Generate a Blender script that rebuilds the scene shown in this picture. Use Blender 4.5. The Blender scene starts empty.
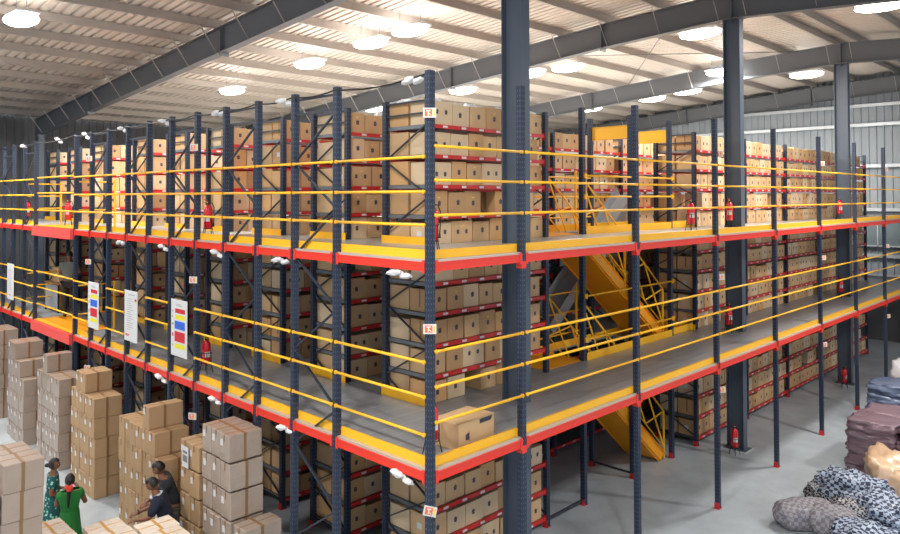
import bpy, bmesh, math, random
from mathutils import Vector, Matrix, noise
random.seed(7)
R = math.radians
SC = bpy.context.scene
COL = SC.collection

# ------------------------------------------------------------------ materials
def nmat(name, col, rough=.6, metal=0., var=0., vscale=4., bump=0., bscale=20., spec=.5, emit=None, estr=0., alpha=None, coat=0., stretch=None):
    m = bpy.data.materials.new(name); m.use_nodes = True
    nt = m.node_tree; b = nt.nodes['Principled BSDF']
    b.inputs['Base Color'].default_value = (*col, 1)
    b.inputs['Roughness'].default_value = rough
    b.inputs['Metallic'].default_value = metal
    b.inputs['Specular IOR Level'].default_value = spec
    if coat: b.inputs['Coat Weight'].default_value = coat; b.inputs['Coat Roughness'].default_value = .25
    if emit: b.inputs['Emission Color'].default_value = (*emit, 1); b.inputs['Emission Strength'].default_value = estr
    if alpha is not None: b.inputs['Alpha'].default_value = alpha
    if var or bump:
        tc = nt.nodes.new('ShaderNodeTexCoord'); mp = nt.nodes.new('ShaderNodeMapping')
        nt.links.new(tc.outputs['Object'], mp.inputs[0])
        if stretch: mp.inputs['Scale'].default_value = stretch
    if var:
        n = nt.nodes.new('ShaderNodeTexNoise'); n.inputs['Scale'].default_value = vscale; n.inputs['Detail'].default_value = 5
        nt.links.new(mp.outputs[0], n.inputs['Vector'])
        oi = nt.nodes.new('ShaderNodeObjectInfo')
        ad = nt.nodes.new('ShaderNodeMath'); ad.operation = 'MULTIPLY_ADD'
        nt.links.new(oi.outputs['Random'], ad.inputs[0]); ad.inputs[1].default_value = .5
        nt.links.new(n.outputs[0], ad.inputs[2])
        mr = nt.nodes.new('ShaderNodeMapRange'); mr.inputs[1].default_value = .25; mr.inputs[2].default_value = 1.25
        mr.inputs[3].default_value = 1 - var; mr.inputs[4].default_value = 1 + var
        nt.links.new(ad.outputs[0], mr.inputs[0])
        mx = nt.nodes.new('ShaderNodeMix'); mx.data_type = 'RGBA'; mx.blend_type = 'MULTIPLY'; mx.inputs[0].default_value = 1
        mx.inputs[6].default_value = (*col, 1)
        nt.links.new(mr.outputs[0], mx.inputs[7]); nt.links.new(mx.outputs[2], b.inputs['Base Color'])
    if bump:
        n2 = nt.nodes.new('ShaderNodeTexNoise'); n2.inputs['Scale'].default_value = bscale; n2.inputs['Detail'].default_value = 4
        nt.links.new(mp.outputs[0], n2.inputs['Vector'])
        bp = nt.nodes.new('ShaderNodeBump'); bp.inputs['Strength'].default_value = bump; bp.inputs['Distance'].default_value = .02
        nt.links.new(n2.outputs[0], bp.inputs['Height']); nt.links.new(bp.outputs[0], b.inputs['Normal'])
    return m

def hx(r, g, b):
    f = lambda c: (c/255/12.92) if c/255 <= .04045 else ((c/255+.055)/1.055)**2.4
    return (f(r), f(g), f(b))

M = {}
M['kraft0'] = nmat('kraft_mid', hx(205,170,128), .8, var=.10)
M['kraft1'] = nmat('kraft_deep', hx(188,150,108), .8, var=.10)
M['kraft2'] = nmat('kraft_pale', hx(216,190,156), .8, var=.08)
M['kraft3'] = nmat('kraft_orange', hx(208,164,114), .8, var=.10)
M['carton'] = nmat('stack_kraft', hx(176,144,108), .75, var=.10)
M['wrapped'] = nmat('film_wrapped_carton', hx(166,148,134), .38, var=.10, bump=.5, bscale=14, coat=.6)
M['wrapped_pale'] = nmat('clear_film_carton', hx(230,217,203), .22, var=.14, bump=.8, bscale=12, coat=.8)
M['tape'] = nmat('brown_tape', hx(138,104,70), .35)
M['tape_pale'] = nmat('amber_tape', hx(196,150,88), .3)
M['mark'] = nmat('printed_mark', hx(70,62,78), .6)
M['markw'] = nmat('printed_white', hx(210,205,200), .6)
M['marky'] = nmat('yellow_sticker', hx(240,205,90), .5)
M['paper'] = nmat('paper_label', hx(214,214,214), .6)
M['film'] = nmat('plastic_film', hx(222,224,228), .3, bump=.9, bscale=16, alpha=.75)
M['white_wrap'] = nmat('white_plastic_wrap', hx(228,228,230), .4, bump=.6, bscale=25)
M['yellow'] = nmat('yellow_paint', hx(255,190,34), .42, var=.05, vscale=2)
M['orange'] = nmat('stair_orange_paint', hx(248,164,22), .45, var=.08, vscale=3)
M['red'] = nmat('red_orange_paint', hx(228,54,36), .42, var=.05)
M['redshelf'] = nmat('red_shelf_paint', hx(206,44,44), .42, var=.06)
M['redpink'] = nmat('faded_red_paint', hx(236,86,80), .4, var=.1)
M['rail_dark'] = nmat('dark_steel', hx(44,50,62), .45)
M['shelf'] = nmat('grey_shelf_panel', hx(120,126,132), .4, metal=.4, var=.08)
M['ext'] = nmat('extinguisher_red', hx(214,26,40), .25, coat=.5)
M['black'] = nmat('black_rubber', hx(24,24,26), .5)
M['steel'] = nmat('column_grey_paint', hx(78,88,102), .42, var=.05, vscale=1.5)
M['rafter'] = nmat('rafter_grey_paint', hx(98,101,106), .6, var=.06, vscale=1.5)
M['purlin'] = nmat('purlin_galvanised', hx(168,160,152), .5, metal=.25, var=.06)
M['strap'] = nmat('brace_strap', hx(190,184,176), .5, metal=.3)
M['roof'] = nmat('roof_sheet', hx(186,177,168), .5, metal=.15, var=.10, vscale=1.2, stretch=(.3,.15,1))
M['wallsheet'] = nmat('wall_sheet', hx(140,147,153), .6, metal=.0, var=.05, vscale=1.)
M['walldark'] = nmat('dark_wall_sheet', hx(88,88,90), .7, var=.08, vscale=1.)
M['girt'] = nmat('girt_galvanised', hx(180,185,190), .4, metal=.3)
M['chute'] = nmat('chute_grey_steel', hx(176,180,186), .4, metal=.3)
M['lens'] = nmat('lamp_lens', (1,1,1), .5, emit=(1,.965,.90), estr=14)
M['lamp_body'] = nmat('lamp_housing', hx(200,200,200), .4)
M['concrete_white'] = nmat('grout', hx(200,200,200), .8)

# perforated navy upright: rows of slots cut as a pattern of the surface
def upright_mat():
    m = nmat('navy_upright', hx(34,45,66), .42, var=.04)
    nt = m.node_tree; b = nt.nodes['Principled BSDF']
    tc = nt.nodes.new('ShaderNodeTexCoord'); sx = nt.nodes.new('ShaderNodeSeparateXYZ'); nt.links.new(tc.outputs['Object'], sx.inputs[0])
    def mth(op, a, bb=None):
        n = nt.nodes.new('ShaderNodeMath'); n.operation = op
        for i, v in enumerate((a, bb)):
            if v is None: continue
            if isinstance(v, (int, float)): n.inputs[i].default_value = v
            else: nt.links.new(v, n.inputs[i])
        return n.outputs[0]
    fz = mth('FRACT', mth('MULTIPLY', sx.outputs[2], 14.))
    zin = mth('LESS_THAN', mth('ABSOLUTE', mth('SUBTRACT', fz, .5)), .16)
    def band(o): return mth('LESS_THAN', mth('ABSOLUTE', mth('SUBTRACT', mth('ABSOLUTE', o), .022)), 0.0045)
    bx = mth('MULTIPLY', band(sx.outputs[0]), mth('GREATER_THAN', mth('ABSOLUTE', sx.outputs[1]), .040))
    by = mth('MULTIPLY', band(sx.outputs[1]), mth('GREATER_THAN', mth('ABSOLUTE', sx.outputs[0]), .040))
    mk = mth('MULTIPLY', zin, mth('MAXIMUM', bx, by))
    src = b.inputs['Base Color'].links[0].from_socket
    mx = nt.nodes.new('ShaderNodeMix'); mx.data_type = 'RGBA'
    nt.links.new(mk, mx.inputs[0]); nt.links.new(src, mx.inputs[6]); mx.inputs[7].default_value = (*hx(98,108,126), 1)
    nt.links.new(mx.outputs[2], b.inputs['Base Color'])
    return m
M['navy'] = upright_mat()

def deck_mat(name, base, seam, axis, rough):
    m = nmat(name, base, rough, metal=.3, var=.16, vscale=1.6, bump=.25, bscale=9)
    nt = m.node_tree; b = nt.nodes['Principled BSDF']
    tc = nt.nodes.new('ShaderNodeTexCoord'); sx = nt.nodes.new('ShaderNodeSeparateXYZ'); nt.links.new(tc.outputs['Object'], sx.inputs[0])
    a = nt.nodes.new('ShaderNodeMath'); a.operation = 'MULTIPLY'; a.inputs[1].default_value = 3.2
    nt.links.new(sx.outputs[axis], a.inputs[0])
    f = nt.nodes.new('ShaderNodeMath'); f.operation = 'FRACT'; nt.links.new(a.outputs[0], f.inputs[0])
    l = nt.nodes.new('ShaderNodeMath'); l.operation = 'LESS_THAN'; l.inputs[1].default_value = .05; nt.links.new(f.outputs[0], l.inputs[0])
    src = b.inputs['Base Color'].links[0].from_socket
    mx = nt.nodes.new('ShaderNodeMix'); mx.data_type = 'RGBA'
    nt.links.new(l.outputs[0], mx.inputs[0]); nt.links.new(src, mx.inputs[6]); mx.inputs[7].default_value = (*seam, 1)
    nt.links.new(mx.outputs[2], b.inputs['Base Color'])
    return m
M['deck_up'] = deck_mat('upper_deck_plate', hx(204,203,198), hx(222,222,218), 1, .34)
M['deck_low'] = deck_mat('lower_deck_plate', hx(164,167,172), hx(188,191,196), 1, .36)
M['grating'] = nmat('grating_edge', hx(196,192,180), .4, metal=.3)

def floor_mat():
    m = nmat('sealed_concrete', hx(176,184,190), .38, var=.10, vscale=.55, bump=.05, bscale=30)
    nt = m.node_tree; b = nt.nodes['Principled BSDF']
    tc = nt.nodes.new('ShaderNodeTexCoord')
    n = nt.nodes.new('ShaderNodeTexNoise'); n.inputs['Scale'].default_value = .9; n.inputs['Detail'].default_value = 8; n.inputs['Roughness'].default_value = .65
    nt.links.new(tc.outputs['Object'], n.inputs['Vector'])
    cr = nt.nodes.new('ShaderNodeValToRGB'); cr.color_ramp.elements[0].position = .35; cr.color_ramp.elements[0].color = (.80,.80,.81,1)
    cr.color_ramp.elements[1].position = .62; cr.color_ramp.elements[1].color = (1.06,1.06,1.06,1)
    nt.links.new(n.outputs[0], cr.inputs[0])
    src = b.inputs['Base Color'].links[0].from_socket
    mx = nt.nodes.new('ShaderNodeMix'); mx.data_type = 'RGBA'; mx.blend_type = 'MULTIPLY'; mx.inputs[0].default_value = 1
    nt.links.new(src, mx.inputs[6]); nt.links.new(cr.outputs[0], mx.inputs[7]); nt.links.new(mx.outputs[2], b.inputs['Base Color'])
    return m
M['floor'] = floor_mat()

def check_mat(name, c1, c2, sc, rough=.75):
    m = nmat(name, c1, rough, coat=.3); nt = m.node_tree; b = nt.nodes['Principled BSDF']
    tc = nt.nodes.new('ShaderNodeTexCoord'); ns = nt.nodes.new('ShaderNodeTexNoise'); ns.inputs['Scale'].default_value = 3
    nt.links.new(tc.outputs['Object'], ns.inputs['Vector'])
    mp = nt.nodes.new('ShaderNodeMix'); mp.data_type = 'RGBA'; mp.inputs[0].default_value = .10
    nt.links.new(tc.outputs['Object'], mp.inputs[6]); nt.links.new(ns.outputs[1], mp.inputs[7])
    ck = nt.nodes.new('ShaderNodeTexChecker'); ck.inputs['Scale'].default_value = sc
    ck.inputs[1].default_value = (*c1, 1); ck.inputs[2].default_value = (*c2, 1)
    nt.links.new(mp.outputs[2], ck.inputs['Vector']); nt.links.new(ck.outputs[0], b.inputs['Base Color'])
    n2 = nt.nodes.new('ShaderNodeTexNoise'); n2.inputs['Scale'].default_value = 9; nt.links.new(tc.outputs['Object'], n2.inputs['Vector'])
    bp = nt.nodes.new('ShaderNodeBump'); bp.inputs['Strength'].default_value = .7; nt.links.new(n2.outputs[0], bp.inputs['Height']); nt.links.new(bp.outputs[0], b.inputs['Normal'])
    return m
M['plaid_blue'] = check_mat('blue_white_check_cloth', hx(176,190,212), hx(46,54,78), 15)
M['plaid_dark'] = check_mat('black_white_check_cloth', hx(170,170,176), hx(30,30,34), 24)
M['plaid_grey'] = check_mat('grey_check_cloth', hx(156,152,158), hx(122,118,126), 16)
M['purple'] = nmat('purple_cloth_in_film', hx(136,112,124), .38, var=.2, vscale=3, bump=.9, bscale=9, coat=.7)
M['blue'] = nmat('blue_cloth_in_film', hx(112,126,156), .42, var=.2, vscale=3, bump=.9, bscale=9, coat=.7)
M['beige'] = nmat('beige_parcel_film', hx(226,190,156), .35, var=.12, vscale=3, bump=.8, bscale=7, coat=.8)

# ------------------------------------------------------------------ mesh builder
class MB:
    def __init__(s): s.v = []; s.f = []; s.mi = []; s.mats = []; s.sm = []
    def mid(s, m):
        if m not in s.mats: s.mats.append(m)
        return s.mats.index(m)
    def add(s, vs, fs, m, smooth=False, T=None):
        o = len(s.v); i = s.mid(m)
        for v in vs:
            v = Vector(v)
            if T is not None: v = T @ v
            s.v.append(v)
        for f in fs: s.f.append([o+k for k in f]); s.mi.append(i); s.sm.append(smooth)
        return s
    def box(s, x0, x1, y0, y1, z0, z1, m, T=None):
        vs = [(x0,y0,z0),(x1,y0,z0),(x1,y1,z0),(x0,y1,z0),(x0,y0,z1),(x1,y0,z1),(x1,y1,z1),(x0,y1,z1)]
        return s.add(vs, [(0,3,2,1),(4,5,6,7),(0,1,5,4),(1,2,6,5),(2,3,7,6),(3,0,4,7)], m, T=T)
    def bbox(s, x0, x1, y0, y1, z0, z1, m, r=.008, T=None):
        # chamfered box
        bm = bmesh.new(); bmesh.ops.create_cube(bm, size=1)
        for v in bm.verts: v.co = Vector(((x0+x1)/2+v.co.x*(x1-x0), (y0+y1)/2+v.co.y*(y1-y0), (z0+z1)/2+v.co.z*(z1-z0)))
        bmesh.ops.bevel(bm, geom=bm.edges[:], offset=r, segments=1, affect='EDGES')
        bm.verts.index_update()
        s.add([v.co.copy() for v in bm.verts], [[v.index for v in f.verts] for f in bm.faces], m, T=T); bm.free(); return s
    def tube(s, pts, r, m, n=8, smooth=True, cap=True, T=None):
        pts = [Vector(p) for p in pts]; rs = r if isinstance(r, (list, tuple)) else [r]*len(pts)
        vs = []; fs = []; pu = None
        for i, p in enumerate(pts):
            d = (pts[min(i+1, len(pts)-1)] - pts[max(i-1, 0)]).normalized()
            if pu is None: u = d.orthogonal().normalized()
            else:
                u = pu - d*pu.dot(d)
                u = u.normalized() if u.length > 1e-5 else d.orthogonal().normalized()
            pu = u; w = d.cross(u)
            for k in range(n):
                a = 2*math.pi*k/n; vs.append(p + (u*math.cos(a)+w*math.sin(a))*rs[i])
        for i in range(len(pts)-1):
            for k in range(n):
                k2 = (k+1) % n; fs.append((i*n+k, i*n+k2, (i+1)*n+k2, (i+1)*n+k))
        if cap: fs.append(tuple(range(n))[::-1]); fs.append(tuple((len(pts)-1)*n+k for k in range(n)))
        return s.add(vs, fs, m, smooth, T)
    def bar(s, a, b, w, h, m, up=(0,0,1), T=None):
        a = Vector(a); b = Vector(b); d = (b-a); L = d.length; d.normalize(); u = Vector(up); sd = d.cross(u)
        if sd.length < 1e-4: sd = d.cross(Vector((1,0,0)))
        sd.normalize(); u = sd.cross(d).normalized()
        vs = []
        for p in (a, b):
            for (i, j) in ((-1,-1),(1,-1),(1,1),(-1,1)): vs.append(p + sd*(i*w/2) + u*(j*h/2))
        return s.add(vs, [(0,1,2,3),(7,6,5,4),(0,4,5,1),(1,5,6,2),(2,6,7,3),(3,7,4,0)], m, T=T)
    def lathe(s, prof, m, n=16, T=None, smooth=True):
        vs = []; fs = []
        for (r, z) in prof:
            for k in range(n):
                a = 2*math.pi*k/n; vs.append((r*math.cos(a), r*math.sin(a), z))
        for i in range(len(prof)-1):
            for k in range(n):
                k2 = (k+1) % n; fs.append((i*n+k, i*n+k2, (i+1)*n+k2, (i+1)*n+k))
        fs.append(tuple(range(n))[::-1]); fs.append(tuple((len(prof)-1)*n+k for k in range(n)))
        return s.add(vs, fs, m, smooth, T)
    def mesh(s, name):
        me = bpy.data.meshes.new(name); me.from_pydata([tuple(v) for v in s.v], [], s.f)
        for m in s.mats: me.materials.append(M[m] if isinstance(m, str) else m)
        for p, i, sm in zip(me.polygons, s.mi, s.sm): p.material_index = i; p.use_smooth = sm
        me.update(); return me
    def obj(s, name, parent=None, loc=(0,0,0), rot=(0,0,0)):
        o = bpy.data.objects.new(name, s.mesh(name)); COL.objects.link(o); o.location = loc; o.rotation_euler = rot
        if parent: o.parent = parent
        return o

def tag(o, label=None, cat=None, group=None, kind=None):
    if label: o['label'] = label
    if cat: o['category'] = cat
    if group: o['group'] = group
    if kind: o['kind'] = kind
    return o
def thing(name, label, cat, loc=(0,0,0), rz=0, group=None):
    o = bpy.data.objects.new(name, None); COL.objects.link(o); o.location = loc; o.rotation_euler = (0,0,rz); o.empty_display_size = .1
    return tag(o, label, cat, group)
def copy_tree(o, parent=None):
    c = o.copy(); COL.objects.link(c); c.parent = parent
    for ch in list(o.children): copy_tree(ch, c)
    return c
ORD = ['first','second','third','fourth','fifth','sixth','seventh','eighth','ninth','tenth','eleventh','twelfth','thirteenth','fourteenth','fifteenth','sixteenth','seventeenth','eighteenth','nineteenth','twentieth']

# ------------------------------------------------------------------ key dimensions
ZL, ZU = 2.88, 5.43           # walking surfaces
ZT = 7.75
XS = [0, 1.763] + [1.763+3.079*k for k in range(1, 9)]      # outer posts along the right face
L0, SL = 1.888, 1.057
YK = lambda k: L0 + SL*k
RY, RD = 1.95, 1.05

# ------------------------------------------------------------------ setting
fl = MB(); fl.box(-30, 29.2, -30, 27.5, -.2, 0, 'floor'); tag(fl.obj('floor'), 'pale grey sealed concrete floor', kind='structure')
RIDGE = 1.15
def roofz(y): return 11.62 - .078*abs(y-RIDGE)
def ribbed_roof():
    mb = MB(); prof = []
    x = -26.
    while x < 29.3:
        prof += [(x, 0), (x+.15, 0), (x+.175, .045), (x+.225, .045)]; x += .25
    ys = [-26., RIDGE, 27.5]
    vs = []; 
    for y in ys:
        for (px, pz) in prof: vs.append((px, y, roofz(y)+pz))
    n = len(prof); fs = []
    for j in range(2):
        for i in range(n-1): fs.append((j*n+i, (j+1)*n+i, (j+1)*n+i+1, j*n+i+1))
    mb.add(vs, fs, 'roof')
    return mb
ceil = tag(ribbed_roof().obj('ceiling'), 'pale ribbed metal roof sheeting', kind='structure')
py = RIDGE + .35
pys = []
while py < 27.3: pys.append(py); py += 1.62
pyn = [2*RIDGE-y for y in pys if 2*RIDGE-y > -14]
for y in pys + pyn:
    z = roofz(y); mb = MB()
    mb.box(-26, 29, y-.003, y+.003, z-.20, z, 'purlin'); mb.box(-26, 29, y-.003, y+.075, z-.206, z-.2, 'purlin'); mb.box(-26, 29, y-.075, y+.003, z-.008, z-.001, 'purlin')
    mb.box(-26, 29, y+.069, y+.075, z-.2, z-.18, 'purlin')
    mb.obj('purlin', ceil)

def wall_sheet(name, a, b, z0, z1, inward, mat):
    # ribbed sheet from a to b (xy), ribs vertical
    a = Vector(a); b = Vector(b); d = (b-a); L = d.length; d.normalize(); nrm = Vector(inward)
    vs = []; s = 0; prof = []
    while s < L: prof += [(s, 0), (s+.20, 0), (s+.225, .04), (s+.275, .04)]; s += .30
    for z in (z0, z1):
        for (q, o) in prof: p = a + d*q + nrm*o; vs.append((p.x, p.y, z))
    n = len(prof); mb = MB(); mb.add(vs, [(i, i+1, n+i+1, n+i) for i in range(n-1)], mat)
    return tag(mb.obj(name), kind='structure')
we = wall_sheet('wall_right', (29.3,-14), (29.3,27.5), 0, 11.6, (-1,0), 'wallsheet')
for z in (10.15, 9.30, 7.5, 5.6, 3.6, 1.6):
    mb = MB(); mb.box(29.06, 29.26, -14, 27.4, z-.005, z+.005, 'girt'); mb.box(29.05, 29.06, -14, 27.4, z-.07, z+.07, 'girt'); mb.obj('girt', we)
wl = wall_sheet('wall_left', (-26,27.6), (29.3,27.6), 0, 10.2, (0,-1), 'walldark')
dd = MB(); dd.box(29.0,29.06,-14,27.4,0,2.75,'walldark'); dd.box(28.97,29.06,-14,27.4,2.75,2.82,'girt'); tag(dd.obj('trim_1'), kind='structure')
# window band in the end wall, lower right of the view
wn = MB()
wn.box(29.0,29.08, -3.6,3.4, 4.0,4.06,'girt'); wn.box(29.0,29.08,-3.6,3.4,5.24,5.3,'girt')
for k in range(8): wn.box(29.0,29.08,-3.6+k*.99,-3.55+k*.99,4.0,5.3,'girt')
w1 = wn.obj('window_1'); tag(w1, kind='structure')
g = MB(); M['pane'] = nmat('dusty_glass', hx(110,122,126), .15); g.box(29.03,29.05,-3.6,3.4,4.05,5.25,'pane'); g.obj('pane', w1)

# columns and rafters
CX = [3.05, 11.55, 20.1, 29.0-.25]
def column(x, y, ztop, nm, label):
    t = thing('steel_column', label, 'column', (x, y, 0))
    mb = MB(); w, d = .22, .40
    for sgn in (-1, 1):
        mb.box(-w/2, w/2, sgn*d/2-.009, sgn*d/2+.009, .02, ztop, 'steel')
    mb.box(-.006, .006, -d/2, d/2, .02, ztop, 'steel')
    mb.obj('shaft', t)
    b = MB(); b.box(-.2, .2, -.28, .28, 0, .025, 'steel'); b.box(-.23,.23,-.31,.31,0,.012,'concrete_white')
    for sx in (-1,1):
        for sy in (-1,1): b.lathe([(.016,.02),(.016,.055)], 'rafter', 6, T=Matrix.Translation((sx*.15, sy*.12, 0)))
    b.obj('base_plate', t)
    c = MB(); c.box(-.16,.16,-.26,.26, ztop-.03, ztop, 'rafter')
    for sx in (-1,1):
        for sy in (-1,1): c.lathe([(.018,ztop-.07),(.018,ztop-.03)], 'rafter', 6, T=Matrix.Translation((sx*.13, sy*.19, 0)))
    c.obj('cap_plate', t)
    return t
def rz(y): return 10.72 - .078*abs(y-RIDGE) - .1*max(0,1-abs(y-RIDGE)/3)
labs = ['wide grey steel column nearest the camera, just right of corner post', 'grey steel column right of the staircase with extinguishers at its foot', 'grey steel column towards the far right end of the racks', 'grey steel column against the end wall']
for x, l in zip(CX, labs): column(x, RIDGE, rz(RIDGE), 'c', l)
for x, l in zip(CX[:2], ['grey side column under the near rafter at far left','grey side column second along the far left eaves']): column(x, 26.2, rz(26.2), 'c', l)
rl = ['dark grey roof rafter nearest the camera, crossing the upper left', 'dark grey roof rafter resting on the column right of the stair', 'dark grey roof rafter resting on the third column along', 'dark grey roof rafter against the end wall']
for x, l in zip(CX, rl):
    t = thing('roof_rafter', l, 'rafter', (x, 0, 0))
    for y0, y1 in ((RIDGE-15, RIDGE-7), (RIDGE-7, RIDGE), (RIDGE, 4.9), (4.9, 10.9), (10.9, 20.4), (20.4, 26.4)):
        mb = MB(); za, zb = rz(y0), rz(y1); H = .66
        for (z, th) in ((0, .014), (H, .014)): mb.bar((0,y0,za+z), (0,y1,zb+z), .24, th, 'rafter')
        mb.bar((0,y0,za+H/2), (0,y1,zb+H/2), .01, H, 'rafter'); 
        for yy in (y1,): 
            zz = rz(yy); s = 1 if yy == y0 else -1
            mb.box(-.13,.13, yy-.014, yy+.014, zz-.10, zz+H+.03, 'rafter')
        mb.obj('rafter_segment', t)
    for y in pys+pyn:
        if y > 26 or y < -12: continue
        for s in (-1, 1): mb = MB(); mb.bar((s*.55, y, roofz(y)-.14), (s*.04, y, rz(y)+.03), .035, .006, 'strap', up=(0,1,0)); mb.obj('flange_brace', t)
# diagonal roof tie rods
mb = MB()
mb.tube([(CX[1], 2.5, 11.2), (CX[2], 9.2, 10.75)], .012, 'rafter', 6); mb.tube([(CX[2], 2.5, 11.2), (CX[1], 9.2, 10.75)], .012, 'rafter', 6)
tag(mb.obj('roof_tie_rods'), 'crossed thin tie rods under the roof between second and third rafters', 'tie rod')

# lamps
LAMPS = [(-1.39, 11.86), (6.53, 7.56), (6.42, 9.07), (6.34, 11.86), (6.24, 16.36), (13.9, 7.78), (13.42, 9.07), (13.77, 3.06), (13.68, -1.62), (13.47, 12.27), (12.81, 16.67), (21.67, 12.11), (22.16, 9.25), (22.01, 7.56), (19.66, 5.01), (23.3, 3.3)]
lampdesc = ['ceiling light at the upper left corner of the photo','larger of the paired ceiling lights above left of the near column','left one of the paired ceiling lights above left of near column','ceiling light over the third rack, smaller and lower','ceiling light over the far left racks','right one of two ceiling lights beside the near column','left one of two ceiling lights beside the near column','ceiling light left of the second column top','ceiling light at the upper right corner of the photo','ceiling light just right of the corner post top','dim ceiling light behind the corner rack top','ceiling light over the stair gap','left one of two far ceiling lights left of second column','right one of two far ceiling lights left of second column','slim ceiling light between second and third columns','ceiling light beyond the third column']
LEXTRA = [(-4,-1),(-4,-8),(3,-7),(12,-8),(-9,5),(-9,14),(-2,17),(20,-8)]
def lamp_proto():
    t = thing('ceiling_light', 'x', 'ceiling light', (0,0,0), 0, 'bright linear ceiling lights')
    h = MB(); h.bbox(-.24,.24,-.60,.60,.04,.10,'lamp_body',.02)
    for s in (-1,1): h.tube([(0,s*.4,.09),(0,s*.4,.52)], .006, 'rafter', 5)
    h.obj('housing', t)
    l = MB(); prof = []
    vs = []; n=12
    bm = bmesh.new(); bmesh.ops.create_uvsphere(bm, u_segments=16, v_segments=8, radius=1)
    for v in bm.verts: v.co = Vector((v.co.x*.34, v.co.y*.62, v.co.z*.13-.03))
    bm.verts.index_update(); l.add([v.co.copy() for v in bm.verts], [[v.index for v in f.verts] for f in bm.faces], 'lens', True); bm.free()
    l.obj('lens', t)
    return t
lp = None
for i, (x, y) in enumerate(LAMPS + LEXTRA):
    if lp is None: lp = lamp_proto(); t = lp
    else: t = copy_tree(lp)
    zz = roofz(y)-.55
    t.location = (x, y, zz)
    t['label'] = ('bright white ' + lampdesc[i]) if i < len(LAMPS) else 'bright linear ceiling light behind the camera'
    ld = bpy.data.lights.new('lamp_light', 'AREA'); ld.shape = 'RECTANGLE'; ld.size = .35; ld.size_y = 1.1; ld.energy = 275 if x < 20 else 75; ld.color = (1,.965,.91)
    lo = bpy.data.objects.new('lamp_light', ld); COL.objects.link(lo); lo.parent = t; lo.location = (0,0,-.20)
    pl = bpy.data.lights.new('lamp_glow', 'AREA'); pl.shape = 'RECTANGLE'; pl.size = .3; pl.size_y = 1.; pl.energy = 12 if x < 23 else 4; pl.color = (1,.93,.86)
    po = bpy.data.objects.new('lamp_glow', pl); COL.objects.link(po); po.parent = t; po.location = (0,0,.12); po.rotation_euler = (math.pi,0,0)

# ------------------------------------------------------------------ uprights, frames
def upright_mesh(z0, z1, s=.09, nm='upright'):
    # lipped channel section, open to the back, extruded upright
    h = s/2; mb = MB()
    t = .006
    mb.box(-h, h, -h, h, z0, z1, 'navy')
    mb.box(-h-.003, -h, -.008, .008, z0, z1, 'navy'); mb.box(-.008, .008, -h-.003, -h, z0, z1, 'navy')
    return mb
UP = {}
def upright(x, y, z1, parent, foot=True, s=.09, z0=0.0, name='upright'):
    key = (round(z1,2), s, z0)
    if key not in UP: UP[key] = upright_mesh(z0, z1, s).mesh('upright')
    o = bpy.data.objects.new(name, UP[key]); COL.objects.link(o); o.location = (x, y, 0); o.parent = parent
    if foot:
        if 'foot' not in UP:
            f = MB(); f.box(-.075,.075,-.06,.06,0,.008,'redshelf'); f.box(-.058,-.047,-.05,.05,.0,.12,'redshelf')
            UP['foot'] = f.mesh('foot_plate')
        fo = bpy.data.objects.new('foot_plate', UP['foot']); COL.objects.link(fo); fo.parent = o
    return o
def zig(mb, x, y0, y1, z0, z1, step, w=.035, m='rail_dark'):
    z = z0; k = 0
    while z+step <= z1+.01:
        a, b = (y0, y1) if k % 2 == 0 else (y1, y0)
        mb.bar((x, a, z+.03), (x, b, z+step-.03), .022, w, m, up=(1,0,0)); z += step; k += 1
    return

aisle_names = ORD
# outer single posts along the right face
for k, x in enumerate(XS[:9]):
    lab = 'perforated navy corner post of the mezzanine, tallest in the picture' if k == 0 else f'slim navy outer post, {ORD[k-1]} to the right of the corner post'
    t = thing('mezzanine_post', lab, 'post', (x, 0, 0), 0, 'outer posts of the right face')
    upright(0, 0, ZT, t)
    if k >= 1:
        for zz in (ZL, ZU): c = MB(); c.bar((-.05,0,zz-.18), (.05,0,zz-.18), .1, .1, 'red'); c.bar((-.04,0,zz-.245),(.04,0,zz-.245),.05,.05,'redshelf'); c.obj('beam_bracket', t)
# outer frames along the left face
pairs = [(0,1),(2,3),(4,5),(6,7),(8,9),(10,),(13,14),(15,16),(17,18)]
for i, pr in enumerate(pairs):
    ks = [YK(k) for k in pr]
    t = thing('upright_frame', f'navy braced upright frame, {ORD[i]} along the left face from the corner post', 'upright frame', (0, ks[0], 0), 0, 'outer upright frames of the left face')
    for yy in ks: upright(0, yy-ks[0], ZT, t)
    if len(pr) == 2:
        mb = MB(); zig(mb, .0, .04, SL-.04, .42, 7.44, .70); mb.obj('frame_brace', t)
        for zz in (.22, ZT-.32, ZT-.1): mb = MB(); mb.bar((0,.04,zz),(0,SL-.04,zz),.03,.03,'rail_dark'); mb.obj('cross_tie', t)

# decks
def deck(z, nm, label, mat, hole):
    mb = MB(); X1, Y1 = 26.4, 22.4
    x0, x1, y0, y1 = hole
    for (a, b, c, d) in ((0.05,X1,0.05,y0),(0.05,x0,y0,y1),(x1,X1,y0,y1),(.05,X1,y1,Y1)): mb.box(a,b,c,d,z-.035,z,mat)
    o = tag(mb.obj(nm), label, 'mezzanine deck')
    return o
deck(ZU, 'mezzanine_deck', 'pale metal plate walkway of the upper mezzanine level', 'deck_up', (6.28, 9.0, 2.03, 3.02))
deck(ZL, 'mezzanine_deck', 'dark grey metal plank walkway of the lower mezzanine level', 'deck_low', (6.28, 8.9, 2.03, 3.02))

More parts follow.
